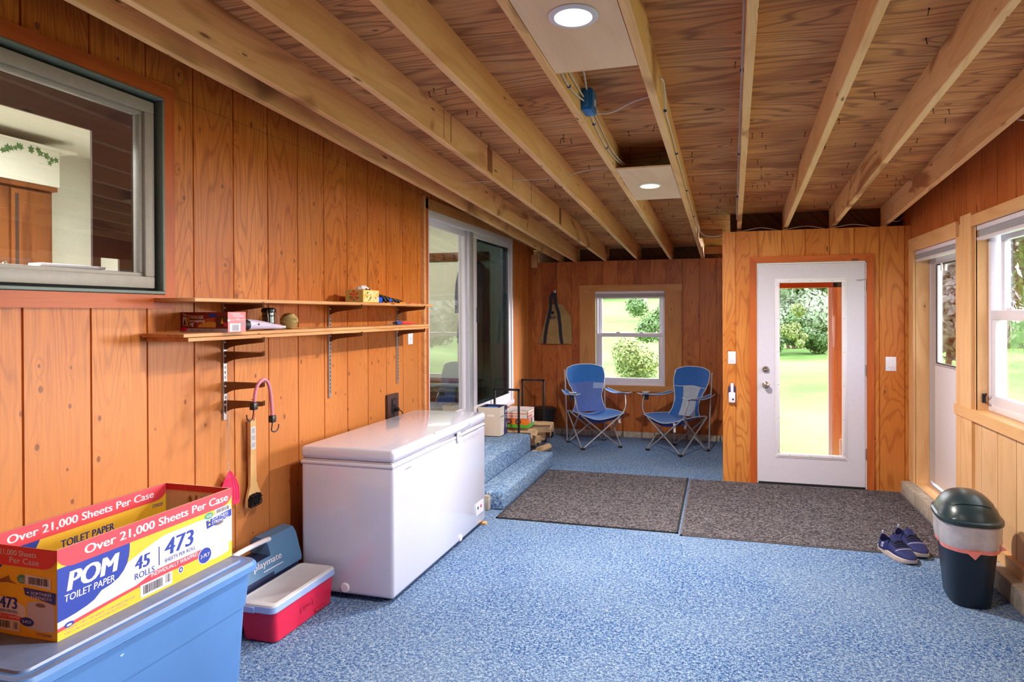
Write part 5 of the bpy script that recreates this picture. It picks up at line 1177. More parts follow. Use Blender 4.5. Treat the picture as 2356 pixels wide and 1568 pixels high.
m = MB(); m.tube([(-2.32, 4.80, ZS+.012), (-2.315, 4.86, ZS+.013), (-2.31, 4.93, ZS+.009)], .009, PKR, n=8, smooth=1); wobj(m, 'handle', t); m = MB(); m.tube([(-2.31, 4.93, ZS+.008), (-2.30, 4.995, ZS+.005)], .004, PKR, n=8); wobj(m, 'nozzle', t)
# tissue box
ZU = 1.6683
TBX = mat('tissue_box_yellow', (232, 176, 60), .5, var=.2, scale=70); TBC = mat('tissue_box_cream', (240, 214, 140), .5, var=.12, scale=90); FLR = mat('flower_red', (220, 74, 52), .5); LFG = mat('leaf_print_green', (70, 140, 60), .5)
t = thing('tissue_box', 'yellow floral tissue box on the upper shelf', 'tissue box', (-2.265, 4.1, ZU))
x0, x1, y0, y1, h = -2.335, -2.205, 4.0, 4.215, .082
m = MB(); m.rbox((x0, y0, ZU), (x1, y1, ZU+h), .002, TBX, 1)
T = face(FY, (x0, y0, ZU)); W_ = x1-x0; poly(m, T, [(.004, .003), (W_-.004, .003), (W_-.004, h-.004), (.004, h-.004)], mat('tissue_box_olive', (190, 170, 96), .5, var=.15, scale=80), .0004)
for a in (30, 100, 160, 230, 310):
    c, s_ = math.cos(math.radians(a)), math.sin(math.radians(a)); cx, cy = W_*.5, h*.55
    poly(m, T, [(cx, cy), (cx+.03*c-.009*s_, cy+.03*s_+.009*c), (cx+.036*c, cy+.036*s_), (cx+.03*c+.009*s_, cy+.03*s_-.009*c)], FLR, .0009)
for a in (200, 265, 330): 
    c, s_ = math.cos(math.radians(a)), math.sin(math.radians(a)); poly(m, T, [(cx+.014*c, cy+.014*s_), (cx+.03*c-.006*s_, cy+.03*s_+.006*c), (cx+.046*c, cy+.04*s_), (cx+.03*c+.006*s_, cy+.03*s_-.006*c)], LFG, .0008)
T = face(FX, (x1, y0, ZU)); W_ = y1-y0; poly(m, T, [(.004, .004), (W_-.004, .004), (W_-.004, h-.005), (.004, h-.005)], TBC, .0004)
rr = random.Random(4)
for k in range(46):
    cx, cy, a = rr.uniform(.014, W_-.014), rr.uniform(.012, h-.014), rr.uniform(0, 6); r = rr.uniform(.004, .010); mt = rr.choice([TBX, FLR, LFG, LYEL, TBX, WPR, mat('flower_orange', (240, 160, 60), .5)])
    poly(m, T, [(cx+r*math.cos(a+j*2*math.pi/5)*(1 if j % 2 else .6), cy+r*math.sin(a+j*2*math.pi/5)) for j in range(5)], mt, .0006+.00002*k)
wobj(m, 'box', t, smooth=False)
m = MB()
def tis(u, v): return (-2.30+.07*u, 4.03+.15*v, ZU+h-.004+.036*math.sin(math.pi*v)**.7*(.4+.6*math.sin(math.pi*u))+.004*math.sin(21*v+3*u)*math.sin(9*u+2))
m.grid(tis, 12, 20, mat('tissue_paper', (236, 236, 240), .9), .0006); wobj(m, 'tissue', t)
t = thing('headlamp', 'blue and black strapped headlamp bundle next to the tissue box', 'headlamp', (-2.26, 4.4, ZU))
m = MB(); m.rbox((-2.30, 4.27, ZU), (-2.24, 4.345, ZU+.042), .014, mat('bright_blue_plastic', (22, 90, 224), .3), 3); wobj(m, 'battery_pack', t)
m = MB(); rr = random.Random(8)
for k in range(5):
    y = 4.30+.055*k; m.tube([(-2.32, y, ZU+.01), (-2.29, y+.02, ZU+.05-.006*k), (-2.25, y+.05, ZU+.052-.007*k), (-2.235, y+.07, ZU+.012)], .009, BLACKP, n=8, smooth=2)
m.tube([(-2.27, 4.5, ZU+.03), (-2.26, 4.57, ZU+.022), (-2.25, 4.64, ZU+.014)], .012, BLACKP, n=8, smooth=1); wobj(m, 'strap', t)
m = MB(); m.rbox((-2.275, 4.44, ZU+.008), (-2.235, 4.475, ZU+.034), .007, mat('bright_blue_plastic', (22, 90, 224)), 2); wobj(m, 'lamp_head', t)
t = thing('pocket_knife', 'orange handled knife with grey tip on the upper shelf', 'knife', (-2.25, 4.65, ZU))
m = MB(); m.rbox((-2.262, 4.60, ZU), (-2.238, 4.70, ZU+.012), .004, mat('orange_handle', (232, 130, 20), .4), 2); wobj(m, 'handle', t); m = MB(); m.rbox((-2.258, 4.70, ZU), (-2.242, 4.745, ZU+.010), .003, STEEL, 2); wobj(m, 'tip', t)
m = MB(); m.lathe([(0, 0), (.035, .001), (.03, .008), (.0, .011)], (-2.26, 4.83, ZU), mat('coral_cap', (236, 104, 78), .5), n=18, sy=1.3); o = m.obj('plastic_lid'); tag(o, 'flat coral plastic lid at the end of the upper shelf', 'lid')

# --- things hanging from the brackets
PKC = mat('pink_cord', (206, 128, 150), .7, var=.15, scale=200)
t = thing('bungee_cord', 'pink bungee cord with black hooks draped over an empty bracket', 'bungee cord', (-2.19, 2.95, 1.25))
bxp = -2.188
def bp(y, z, dx=0): return (bxp+dx, y, z)
k_ = lambda x: 1.03*x
m = MB(); m.tube([bp(2.885, 1.165), bp(2.892, 1.215), bp(2.915, 1.252), bp(2.952, 1.272), bp(2.987, 1.26), bp(3.008, 1.22), bp(3.018, 1.16), bp(3.025, 1.08)], .0085, PKC, n=10, smooth=2); wobj(m, 'cord', t)
for (y, z, s_) in ((2.880, 1.145, -1), (3.026, 1.062, 1)):
    m = MB(); m.rbox((bxp-.014, y-.016, z-.018), (bxp+.014, y+.016, z+.018), .004, BLACKP, 2); wobj(m, 'hook_sleeve', t)
    m = MB(); m.tube([bp(y+s_*.0, z-.015), bp(y-.002, z-.035), bp(y-.01*1, z-.062), bp(y+s_*.03-.004, z-.072), bp(y+s_*.052, z-.055), bp(y+s_*.053, z-.035)], .0032, BLACK, n=7, smooth=2); wobj(m, 'hook', t)
BR = wood('brush_handle_wood', (214, 170, 112), (226, 186, 130), (184, 134, 80), rings=4, knot=0)
t = thing('grill_brush', 'long wooden grill brush hanging by a red loop on the wall', 'brush', (XL+.03, 3.14, 1.04))
TX = Matrix(((0, 0, 1, 0), (1, 0, 0, 0), (0, 1, 0, 0), (0, 0, 0, 1)))
P = [(-.022, 0), (.022, 0), (.024, -.28), (.026, -.335), (.038, -.375), (.055, -.40), (.060, -.44), (.056, -.465), (-.052, -.465), (-.050, -.42), (-.040, -.39), (-.026, -.355), (-.024, -.28)]
m = MB(); m.prism(P, -.007, .007, BR, TX); m.obj('handle', t)
m = MB(); m.prism([(-.0195, -.045), (.0175, -.045), (.018, -.165), (-.019, -.165)], .0071, .0076, mat('care_sticker', (190, 194, 198), .5), TX)
T = TX
for k in range(3): bars(m, T, -.014, -.155+.038*k, .026, .026, INKG, 9, .0079, k)
m.obj('sticker', t, smooth=False)
m = MB(); rb = random.Random(1); BRI = mat('black_bristle', (26, 24, 26), .6, var=.3)
for k in range(330):
    y = rb.uniform(-.047, .040); z = rb.uniform(-.462, -.40)
    if z > -.415 and abs(y+.004) > .034: continue
    m.cyl((.007, y, z), (.03+rb.uniform(0, .006), y+rb.uniform(-.004, .004), z+rb.uniform(-.006, .003)), .0016, BRI, n=4)
m.prism([(-.048, -.463), (.042, -.463), (.042, -.42), (.02, -.402), (-.024, -.402), (-.048, -.42)], .007, .012, BRI, TX); m.obj('bristles', t, smooth=False)
m = MB(); m.tube([(.012, -.002, -.012), (.008, -.004, .03), (.12, .0-.06, .0+.12), (.02, -.003, .06), (.012, .003, -.012)][:2]+[(.012, -.004, .10), (.012, .002, .10), (.010, .004, .03), (.012, .003, -.012)], .0016, mat('red_string', (222, 40, 40), .6), n=5, smooth=1); m.obj('hanging_loop', t)
m = MB(); m.lathe([(0, .012), (.004, .011), (.003, -.004)], (0, 0, .10), STEEL, axis='X', n=8); m.obj('wall_nail', t)
PK = mat('pink_swatter', (232, 44, 96), .5, var=.05)
t = thing('fly_swatter', 'pink fly swatter hanging by its wire handle above the carton', 'fly swatter', (XL+.028, 2.955, 1.12))
m = MB()
for s_ in (-1, 1): m.tube([(0, s_*.010, .06), (0, s_*.012, .0), (0, s_*.011, -.045), (0, s_*.003, -.085), (0, -s_*.0025, -.12), (0, s_*.0025, -.16), (0, -s_*.0025, -.20), (0, s_*.0025, -.24), (0, -s_*.0025, -.27), (0, s_*.008, -.29), (0, s_*.002, -.308), (0, -s_*.022, -.335)], .0013, STEEL, n=5, smooth=2)
m.tube([(0, -.010, .06), (0, 0, .075), (0, .010, .06)], .0013, STEEL, n=5, smooth=1); m.obj('wire_handle', t)
m = MB()
def sw(u, v):
    z = -.325-.175*v; hw = .012+.062*math.sin(min(1, v*1.5)*math.pi/2); return (.004+.004*math.cos(6*u), hw*(2*u-1), z)
m.grid(sw, 12, 14, PK, .0012)
for k in range(9):
    u = (k+.5)/9; m.tube([tuple(Vector(sw(u, .18+.1*j))+Vector((.002, 0, 0))) for j in range(8)], .0011, PK, n=4)
m.obj('blade', t)

# ================================================================== FAR CORNER: RACK, BOXES, BAG
RKX0, RKX1, RKY0, RKY1 = -2.415, -2.115, 7.30, 8.42
t = thing('firewood_rack', 'black metal firewood rack with a square handle frame at each end', 'firewood rack', (-2.27, 7.86, 0))
for y in (RKY0, RKY1):
    m = MB(); s_ = .011
    m.rbox((RKX0, y-s_, .0), (RKX0+2*s_, y+s_, .765), .002, BLACK, 1); m.rbox((RKX1-2*s_, y-s_, .0), (RKX1, y+s_, .765), .002, BLACK, 1); m.rbox((RKX0, y-s_, .743), (RKX1, y+s_, .766), .002, BLACK, 1); wobj(m, 'end_frame', t)
    if y == RKY1:
        for k in range(3):
            x = RKX0+.06+.085*k; m = MB(); m.tube([(x, y, .743), (x, y-.004, .715), (x+.006, y-.012, .695), (x+.016, y-.016, .70)], .003, BLACK, n=6, smooth=1); wobj(m, 'tool_hook', t)
m = MB()
for x in (RKX0+.011, RKX1-.011): m.rbox((x-.011, RKY0, .05), (x+.011, RKY1, .07), .002, BLACK, 1)
wobj(m, 'base_rail', t)
for x in (RKX0+.03, RKX1+.02):
    m = MB(); m.lathe([(0, -.012), (.03, -.012), (.036, -.006), (.036, .006), (.03, .012), (0, .012)], (x, RKY1-.05, .0365), RUBBER, axis='X', n=20); wobj(m, 'caster_wheel', t)
rl = random.Random(21)
LG_ = ['split log at the near bottom of the rack, standing out toward the mat', 'split log in the lower row, second from the near end', 'split log in the lower row, third from the near end', 'split log at the far end of the lower row',
       'split log near the top of the stack just right of the upper step', 'split log with bark side up, under the orange coffee carton', 'angled split log jutting to the right of the stack', 'wide split log at the far top of the stack', 'thin split log leaning across the stack',
       'split log under the coffee carton, near end', 'split log behind the leaning one', 'split log highest at the far end, pale face', 'narrow split log wedged in the middle of the stack', 'short split log at the foot of the rack, closest to the steps']
slots = [(-2.22, 7.43, .135, 0), (-2.2, 7.61, .132, .03), (-2.2, 7.79, .132, -.03), (-2.2, 7.97, .132, .02), (-2.20, 7.45, .245, .03), (-2.20, 7.63, .245, -.03), (-2.10, 8.02, .25, -.12), (-2.16, 8.17, .14, -.03), (-2.08, 7.82, .25, .06)]
def log_obj(k, x, y, z, rz, ln=.4, r=.062, tilt=0):
    m = MB(); sh = rl.choice([0, 1, 1]); n = 10; P = []
    a0 = rl.uniform(0, 6)
    if sh: ang = [0, .35, .7, 1.05, 1.4, 1.75]; P = [(r*1.5*math.cos(a+a0)-r*.6*math.cos(a0+.87), r*1.5*math.sin(a+a0)-r*.6*math.sin(a0+.87)) for a in ang]+[(-r*.8*math.cos(a0+.87), -r*.8*math.sin(a0+.87))]
    else: P = [(r*math.cos(2*math.pi*j/n)*(1+rl.uniform(-.08, .08)), r*math.sin(2*math.pi*j/n)) for j in range(n)]
    q = len(P); st = 6; rings = []
    for i in range(st+1):
        u = i/st; o_ = (rl.uniform(-.004, .004), rl.uniform(-.004, .004)); sc = 1+rl.uniform(-.04, .04)
        rings.append([Vector((ln*(u-.5), a*sc+o_[0], b*sc+o_[1])) for a, b in P])
    m.loft(rings, LOGW, cap=True)
    if sh:
        vs = [rg[j]*1.0 for rg in rings for j in range(6)]
        c = Vector((0, sum(a for a, b in P)/q, sum(b for a, b in P)/q))
        m.grid(lambda u, v: (lambda p: (p.x, c.y+(p.y-c.y)*1.04, c.z+(p.z-c.z)*1.04))(rings[min(st, int(round(u*st)))][min(5, int(round(v*5)))]), st, 5, BK)
    o = m.obj('firewood_log', angle=45); o.location = (x, y, z); o.rotation_euler = (0, tilt, rz)
    tag(o, LG_[k], 'firewood', 'split logs in the rack'); return o
for k, (x, y, z, rz) in enumerate(slots): log_obj(k, x, y, z, rz, rl.uniform(.34, .40), .05)
log_obj(9, -2.16, 7.18, .055, 1.5, .17, .042); log_obj(12, -1.945, 7.70, .05, 1.35, .26, .040, .0); log_obj(13, -2.0, 7.33, .05, 1.1, .18, .036)
# beige and navy carton on the upper step
BEI = mat('beige_carton', (214, 198, 180), .7, var=.02); BEL = mat('pale_carton', (236, 224, 214), .7, var=.02); NVC = mat('navy_print', (46, 48, 96), .6); SKYB = mat('sky_blue_plastic', (30, 130, 220), .4)
zb = .3255; x0, x1, y0, y1, h = -2.412, -2.175, 6.78, 7.03, .30
t = thing('delivery_carton', 'open beige carton with navy side standing on the upper step', 'box', ((x0+x1)/2, (y0+y1)/2, zb))
m = MB(); e = .006
m.box((x0, y0, zb), (x1, y0+e, zb+h), BEI); m.box((x0, y1-e, zb), (x1, y1, zb+h), BEI); m.box((x0, y0+e, zb), (x0+e, y1-e, zb+h), BEI); m.box((x1-e, y0+e, zb), (x1, y1-e, zb+h), BEL); m.box((x0, y0, zb), (x1, y1, zb+e), BEI)
m.box((x0+e, y0+e, zb+e), (x0+e+.001, y1-e, zb+h), NVC); m.box((x0+e, y1-e-.001, zb+e), (x1-e, y1-e, zb+h), NVC); wobj(m, 'walls', t, smooth=False)
m = MB(); T = face(FX, (x1, y0, zb)); W_ = y1-y0; poly(m, T, [(W_*.52, 0), (W_, 0), (W_, h), (W_*.58, h), (W_*.56, .1), (W_*.50, .05)], NVC, .0005)
text(m, T, 'HELLO FRESH', W_*.08, h*.64, W_*.4, .018, INKD, .01, 0, .0008); text(m, T, 'Recipe', W_*.2, h*.52, W_*.2, .012, INKG, 0, 0, .0008)
for z, w_ in ((.2, .3), (.185, .26), (.17, .3)): poly(m, T, [(W_*.62, z), (W_*(.62+w_), z), (W_*(.62+w_), z+.005), (W_*.62, z+.005)], WPR, .0009)
poly(m, T, ell(W_*.80, h*.80, W_*.11, .022, 4), WPR, .0009); poly(m, T, [(W_*.78, .07), (W_*.86, .07), (W_*.84, .13), (W_*.80, .13)], WPR, .0009); wobj(m, 'side_print', t, smooth=False)
m = MB(); poly(m, face(FY, (x0, y0, zb)), [(.10, .205), (.175, .205), (.175, .225), (.10, .225)], BEL, .0006); wobj(m, 'packing_tape', t, smooth=False)
m = MB(); m.rbox((x0+.05, y0+.04, zb+.25), (x1-.07, y1-.08, zb+.292), .02, SKYB, 3); o = m.obj('blue_bag'); tag(o, 'bright blue item showing inside the beige carton', 'bag')
m = MB(); m.rbox((x0+.03, y0+.03, zb+.008), (x1-.03, y1-.03, zb+.25), .01, NVC, 2); o = m.obj('carton_insert'); tag(o, 'dark navy liner inside the beige carton on the step', 'liner')
# orange and white coffee carton on the logs
CW = mat('coffee_carton_white', (240, 230, 232), .6, var=.02); CO = mat('coffee_carton_orange', (250, 130, 34), .6, var=.02); CG = mat('coffee_carton_green', (96, 180, 52), .6); CBR = mat('coffee_carton_brown', (112, 44, 36), .6); CPK = mat('coffee_carton_pink', (232, 76, 62), .6)
x0, x1, y0, y1, zb, h = -2.385, -2.085, 7.52, 7.80, .300, .185
t = thing('coffee_carton', 'orange, white and green coffee carton resting on the firewood', 'box', ((x0+x1)/2, (y0+y1)/2, zb))
m = MB()
for lo, hi in (((x0, y0, zb), (x1, y0+e, zb+h)), ((x0, y1-e, zb), (x1, y1, zb+h+.02)), ((x0, y0, zb), (x0+e, y1, zb+h)), ((x1-e, y0, zb), (x1, y1, zb+h)), ((x0, y0, zb), (x1, y1, zb+e))): m.box(lo, hi, CW)
wobj(m, 'walls', t, smooth=False)
m = MB()
for T, W_ in ((face(FY, (x0, y0, zb)), x1-x0), (face(FX, (x1, y0, zb)), y1-y0)):
    poly(m, T, [(0, 0), (W_, 0), (W_, .035), (0, .045)], CG, .0005); poly(m, T, [(W_*.35, .04), (W_, .035), (W_, .105), (W_*.3, .105)] if W_ > .29 else [(0, .035), (W_*.35, .04), (W_*.25, .11), (0, .105)], CO, .0004)
    poly(m, T, [(0, .155), (W_, .155), (W_, .165), (0, .165)], CO, .0006); poly(m, T, [(0, .100), (W_, .100), (W_, .107), (0, .107)], CPK, .0006)
    text(m, T, "DUNKIN'", W_*.05, .115, W_*.62, .03, CO if W_ > .29 else CPK, .05, 0, .0009)
    for cx in (.25, .62) if W_ > .29 else (.55,):
        poly(m, T, ell(W_*cx, .068, .036, .032), CBR, .0009); text(m, T, 'ORIGINAL', W_*cx-.022, .07, .044, .009, WPR, .02, 0, .0012); text(m, T, 'BLEND', W_*cx-.02, .056, .04, .009, WPR, .02, 0, .0012)
wobj(m, 'printed_sides', t, smooth=False)
m = MB(); m.grid(lambda u, v: (x0+.02+(x1-x0-.04)*u, y0+.02+(y1-y0-.04)*v, zb+h-.03+.03*math.sin(7*u+2)*math.sin(5*v+1)), 10, 10, KRAFT, .002); wobj(m, 'folded_flaps', t)
# black bucket
t = thing('bucket', 'black bucket behind the firewood rack in the corner', 'bucket', (-2.20, 8.66, 0))
m = MB(); m.lathe([(0, .0), (.12, 0), (.125, .01), (.148, .33), (.16, .335), (.162, .355), (.155, .36), (.14, .355), (.135, .2)], (-2.20, 8.70, 0), BLACKP, n=30); wobj(m, 'pail', t)
m = MB(); m.lathe([(0, .345), (.14, .345), (.165, .356), (.168, .372), (.15, .380), (0, .385)], (-2.20, 8.70, 0), BLACKP, n=30); wobj(m, 'pail_lid', t)
# log carrier on the back wall
CAN = mat('waxed_canvas', (158, 134, 84), .75, var=.18, scale=14, bump=.4); NAVB = mat('navy_webbing', (28, 34, 52), .7)
t = thing('log_carrier', 'brown canvas log carrier with dark straps hanging on the back wall', 'log carrier', (-2.115, YB-.05, 1.5))
def bag(u, v):
    z = 1.19+.515*v; l = -2.345+.155*v**.75; r = -1.885-.02*v-.115*max(0, v-.70)/.3
    x = l+(r-l)*u; return (x, YB-.018-.045*math.sin(math.pi*min(1, .05+u*.9))*(1-.5*v)-.006*math.sin(6*u+4*v), z)
m = MB(); m.grid(lambda u, v: bag(1-u, v), 20, 20, CAN, .003); wobj(m, 'canvas_body', t)
m = MB(); m.grid(lambda u, v: (lambda p: (p[0]+.01, YB-.012-.01*v, p[2]+.012*v))(bag(1-u, v)), 8, 8, CAN, .003); wobj(m, 'back_panel', t)
def strap(p, name='strap'):
    m = MB(); Q = [Vector(a) for a in p]
    def f(u, v):
        s_ = u*(len(Q)-1); i = min(int(s_), len(Q)-2); c = Q[i].lerp(Q[i+1], s_-i); d = (Q[i+1]-Q[i]).normalized(); n_ = Vector((d.z, 0, -d.x)); return tuple(c+n_*(.021*(2*v-1)))
    m.grid(f, (len(Q)-1)*3, 1, NAVB, .003); wobj(m, name, t, smooth=False)
def on(u, v, d=.006): p = bag(u, v); return (p[0], p[1]-d, p[2])
strap([on(.24, 0), on(.17, .2), on(.13, .5), on(.15, .8), on(.20, .99), (-2.15, YB-.06, 1.78), (-2.13, YB-.055, 1.86)])
strap([on(.74, 0), on(.68, .2), on(.62, .5), on(.60, .8), on(.62, .99), (-2.085, YB-.06, 1.78), (-2.10, YB-.055, 1.86)])
m = MB(); T = face(FY, (-2.135, YB-.075, 1.47)); m.lathe([(.012, -.004), (.02, -.004), (.02, .0), (.012, 0)], (-2.125, YB-.066, 1.60), NAVB, axis='Y', n=18); m.lathe([(0, -.004), (.008, -.004), (.009, 0)], (-2.125, YB-.066, 1.60), CAN, axis='Y', n=12); wobj(m, 'round_emblem', t)
m = MB(); m.rbox((-2.155, YB-.073, 1.528), (-2.085, YB-.069, 1.556), .001, NAVB, 1); text(m, face(FY, (-2.155, YB-.073, 1.528)), 'FIREWOOD', .008, .009, .054, .011, WPR, .01, 0, .0006); wobj(m, 'sewn_label', t, smooth=False)
t = thing('wall_hook', 'red-tipped metal hook holding the log carrier', 'hook', (-2.115, YB-.01, 1.88))
m = MB(); m.rbox((-2.135, YB-.012, 1.85), (-2.095, YB-.0, 1.90), .003, STEEL, 2); m.tube([(-2.115, YB-.01, 1.87), (-2.115, YB-.05, 1.862), (-2.112, YB-.065, 1.875)], .007, STEEL, n=8, smooth=1); wobj(m, 'hook_body', t)
m = MB(); m.tube([(-2.118, YB-.062, 1.872), (-2.13, YB-.066, 1.90), (-2.12, YB-.06, 1.925)], .006, mat('red_rubber', (220, 30, 36), .5), n=7, smooth=1); wobj(m, 'red_tip', t)
t = thing('coat_hook', 'small black hook on the jamb of the big side window', 'hook', (XR+.04, 5.20, 1.03))
m = MB(); m.rbox((XR+.025, 5.192, 1.0), (XR+.045, 5.204, 1.06), .003, BLACK, 2); m.tube([(XR+.035, 5.195, 1.04), (XR+.035, 5.165, 1.05), (XR+.035, 5.155, 1.065)], .005, BLACK, n=7, smooth=1); m.tube([(XR+.035, 5.195, 1.02), (XR+.035, 5.17, 1.0), (XR+.035, 5.15, 1.01)], .005, BLACK, n=7, smooth=1); wobj(m, 'hook_body', t)

# ================================================================== CAMP CHAIRS
TUBE = mat('grey_steel_tube', (176, 178, 184), .35, .5)
def fab(name, c): return mat(name, c, .7, var=.07, scale=18, bump=.15, sheen=.2)
PIPE = mat('white_piping', (200, 206, 216), .7)
def camp_chair(label, loc, rz, blue, blue2, mesh_full, tagspots):
    """front of the chair faces local -y"""
    t = thing('folding_camp_chair', label, 'camp chair', loc, rz, 'blue folding camp chairs')
    BF, BM_ = blue, blue2; hw, fd = .235, .245
    FL, FR, BL, BRr = Vector((-hw, -fd, .012)), Vector((hw, -fd, .012)), Vector((-hw, fd, .012)), Vector((hw, fd, .012))
    SFL, SFR, SBL, SBR = Vector((-.27, -.25, .415)), Vector((.27, -.25, .415)), Vector((-.25, .20, .40)), Vector((.25, .20, .40))
    def tb(name, pts, r=.008, mt=TUBE, sm=0, par=t):
        m = MB(); m.tube(pts, r, mt, n=8, smooth=sm); return m.obj(name, par)
    off = Vector((0, -.012, 0))
    tb('front_cross_tube', [FL, SFR+off]); tb('front_cross_tube', [FR-off*.8, SFL-off*.3]); tb('back_cross_tube', [BL, SBR-off]); tb('back_cross_tube', [BRr+off, SBL])
    ox = Vector((.012, 0, 0)); tb('side_cross_tube', [FL-ox, SBL-ox]); tb('side_cross_tube', [BL+ox*.3, SFL-ox*1.3]); tb('side_cross_tube', [FR+ox, SBR+ox]); tb('side_cross_tube', [BRr-ox*.3, SFR+ox*1.3])
    tops = []
    for s_, b in ((-1, BL), (1, BRr)):
        top = Vector((s_*.262, .30, .90)); tb('back_post', [b+Vector((s_*.012, .01, 0)), Vector((s_*.258, .262, .45)), top], .0085); tops.append(top)
    for p in (FL, FR, BL, BRr):
        m = MB(); m.rbox((p.x-.022, p.y-.018, 0), (p.x+.022, p.y+.018, .026), .007, BLACKP, 2); m.obj('foot', t)
    # arms: bent front support and fabric strip to the back post
    for s_ in (-1, 1):
        tb('arm_support', [Vector((s_*.262, -.245, .405)), Vector((s_*.300, -.25, .46)), Vector((s_*.312, -.245, .53)), Vector((s_*.322, -.20, .635))], .008, sm=2)
        m = MB()
        def arm(u, v, s_=s_):
            y = .285-.535*u; wd = .03+.032*math.sin(min(1, u*1.35)*math.pi/2); xc = s_*(.278+.05*u); return (xc+(wd*(2*v-1)), y, .655-.03*math.sin(math.pi*u)-.012*math.sin(math.pi*v))
        m.grid(arm, 14, 5, BF, .004); ar = m.obj('armrest', t)
        ed = [arm(k/14, 0) for k in range(15)]+[arm(1, .5)]+[arm((14-k)/14, 1) for k in range(15)]
        m = MB(); m.tube(ed, .0042, PIPE, n=5); m.obj('armrest_piping', ar)
    # cup holder on one arm
    s_ = -1; cx, cy = s_*.33, -.165
    m = MB(); m.lathe([(.040, .0), (.044, .006), (.040, .012), (.038, .006), (.040, 0)], (cx, cy, .655), PIPE, n=18, cap=False); m.obj('cup_ring', t)
    m = MB(); m.lathe([(.036, 0), (.034, -.08), (.001, -.085), (.0, -.083), (.032, -.076), (.034, -.004)], (cx, cy, .655), mat('black_net', (40, 44, 52), .8), n=18, cap=False); m.obj('cup_net', t)
    # back: profile half widths from the seat up
    prof = [(0, .225), (.18, .185), (.34, .175), (.5, .20), (.66, .235), (.80, .252), (.90, .25), (1.0, .235)]
    def hwid(v):
        for (a, wa), (b, wb) in zip(prof, prof[1:]):
            if v <= b:
                q = (v-a)/(b-a); q = q*q*(3-2*q); return wa+(wb-wa)*q
        return prof[-1][1]
    def back(u, v):
        zc = .385+.53*v+.045*(v**6)*(1-(2*u-1)**2); w_ = hwid(v); yy = .12+.17*v+.055*(1-(2*u-1)**2)*(1-.3*v)*1.0
        return (w_*(2*u-1), yy, zc+.006*math.sin(9*u)*math.sin(7*v))
    def strip(name, u0, u1, v0, v1, mt, par=t, lift=0):
        m = MB(); m.grid(lambda u, v: (lambda p: (p[0], p[1]-lift, p[2]))(back(u0+(u1-u0)*(1-u), v0+(v1-v0)*v)), 12, 12, mt, .003); return m.obj(name, par)
    if mesh_full: strip('backrest_mesh', 0, 1, 0, .66, BM_); hb_ = strip('backrest_top', 0, 1, .66, 1, BF)
    else:
        strip('backrest_side', 0, .25, 0, .64, BF); strip('backrest_side', .80, 1, 0, .64, BF); strip('backrest_mesh', .25, .80, .0, .64, BM_); hb_ = strip('backrest_top', 0, 1, .64, 1, BF)
        m = MB(); m.tube([tuple(Vector(back(k/12, .64))-Vector((0, .004, 0))) for k in range(13)], .004, PIPE, n=5); m.obj('seam_piping', hb_)
    ed = [back(0, k/16) for k in range(17)]+[back(k/12, 1) for k in range(1, 12)]+[back(1, 1-k/16) for k in range(17)]
    m = MB(); m.tube([tuple(Vector(p)-Vector((0, .002, 0))) for p in ed], .0045, PIPE, n=5); m.obj('back_piping', t)
    if mesh_full:
        m = MB(); m.grid(lambda u, v: (lambda p: (p[0], p[1]-.004, p[2]))(back(.98-.26*u, .52+.13*v)), 3, 3, mat('pale_blue_tag', (150, 176, 226), .7), .001); m.obj('pale_patch', hb_)
    # seat
    def seat(u, v):
        x = (2*u-1)*(.275-.03*v); y = -.27+.47*v; e = (2*u-1)**2
        z = .345+.065*e+.02*v*(1-e)+.012*(1-v)*e; z -= .02*math.sin(math.pi*v)*(1-e)
        if v < .12: y += .03*(1-e)*(1-v/.12)
        return (x, y, z+.004*math.sin(11*u+5*v))
    m = MB(); m.grid(seat, 18, 14, BF, .004); st = m.obj('seat', t)
    ed = [seat(0, 1-k/10) for k in range(11)]+[seat(k/16, 0) for k in range(1, 16)]+[seat(1, k/10) for k in range(11)]
    m = MB(); m.tube(ed, .0045, PIPE, n=5, smooth=1); m.obj('seat_piping', st)
    m = MB(); m.grid(lambda u, v: (lambda p: (p[0], p[1]+.01+.03*v, p[2]-.006-.04*v))(seat(1-u, 0)), 16, 3, mat('dark_blue_webbing', (24, 50, 120), .8), .003); m.obj('seat_edge_band', st)
    for (x, y, z, a) in tagspots:
        m = MB(); m.grid(lambda u, v: (x+.03*u+a*v, y+.004*math.sin(5*v), z-.10*v), 3, 6, mat('white_care_tag', (222, 222, 226), .8), .001); m.obj('care_tag', t)
    return t
camp_chair('blue folding camp chair left of the back window, all blue mesh back', (-1.475, 8.30, 0), math.radians(32), fab('bright_blue_nylon', (36, 118, 206)), fab('periwinkle_mesh', (88, 118, 196)), True, [(.215, -.20, .385, .02)])
camp_chair('darker blue folding camp chair with grey mesh panel, right of the window', (-.485, 8.21, 0), math.radians(-35), fab('deep_blue_nylon', (22, 90, 170)), fab('pale_grey_mesh', (160, 172, 190)), False, [(.19, -.10, .385, -.02), (.13, -.24, .36, .01)])

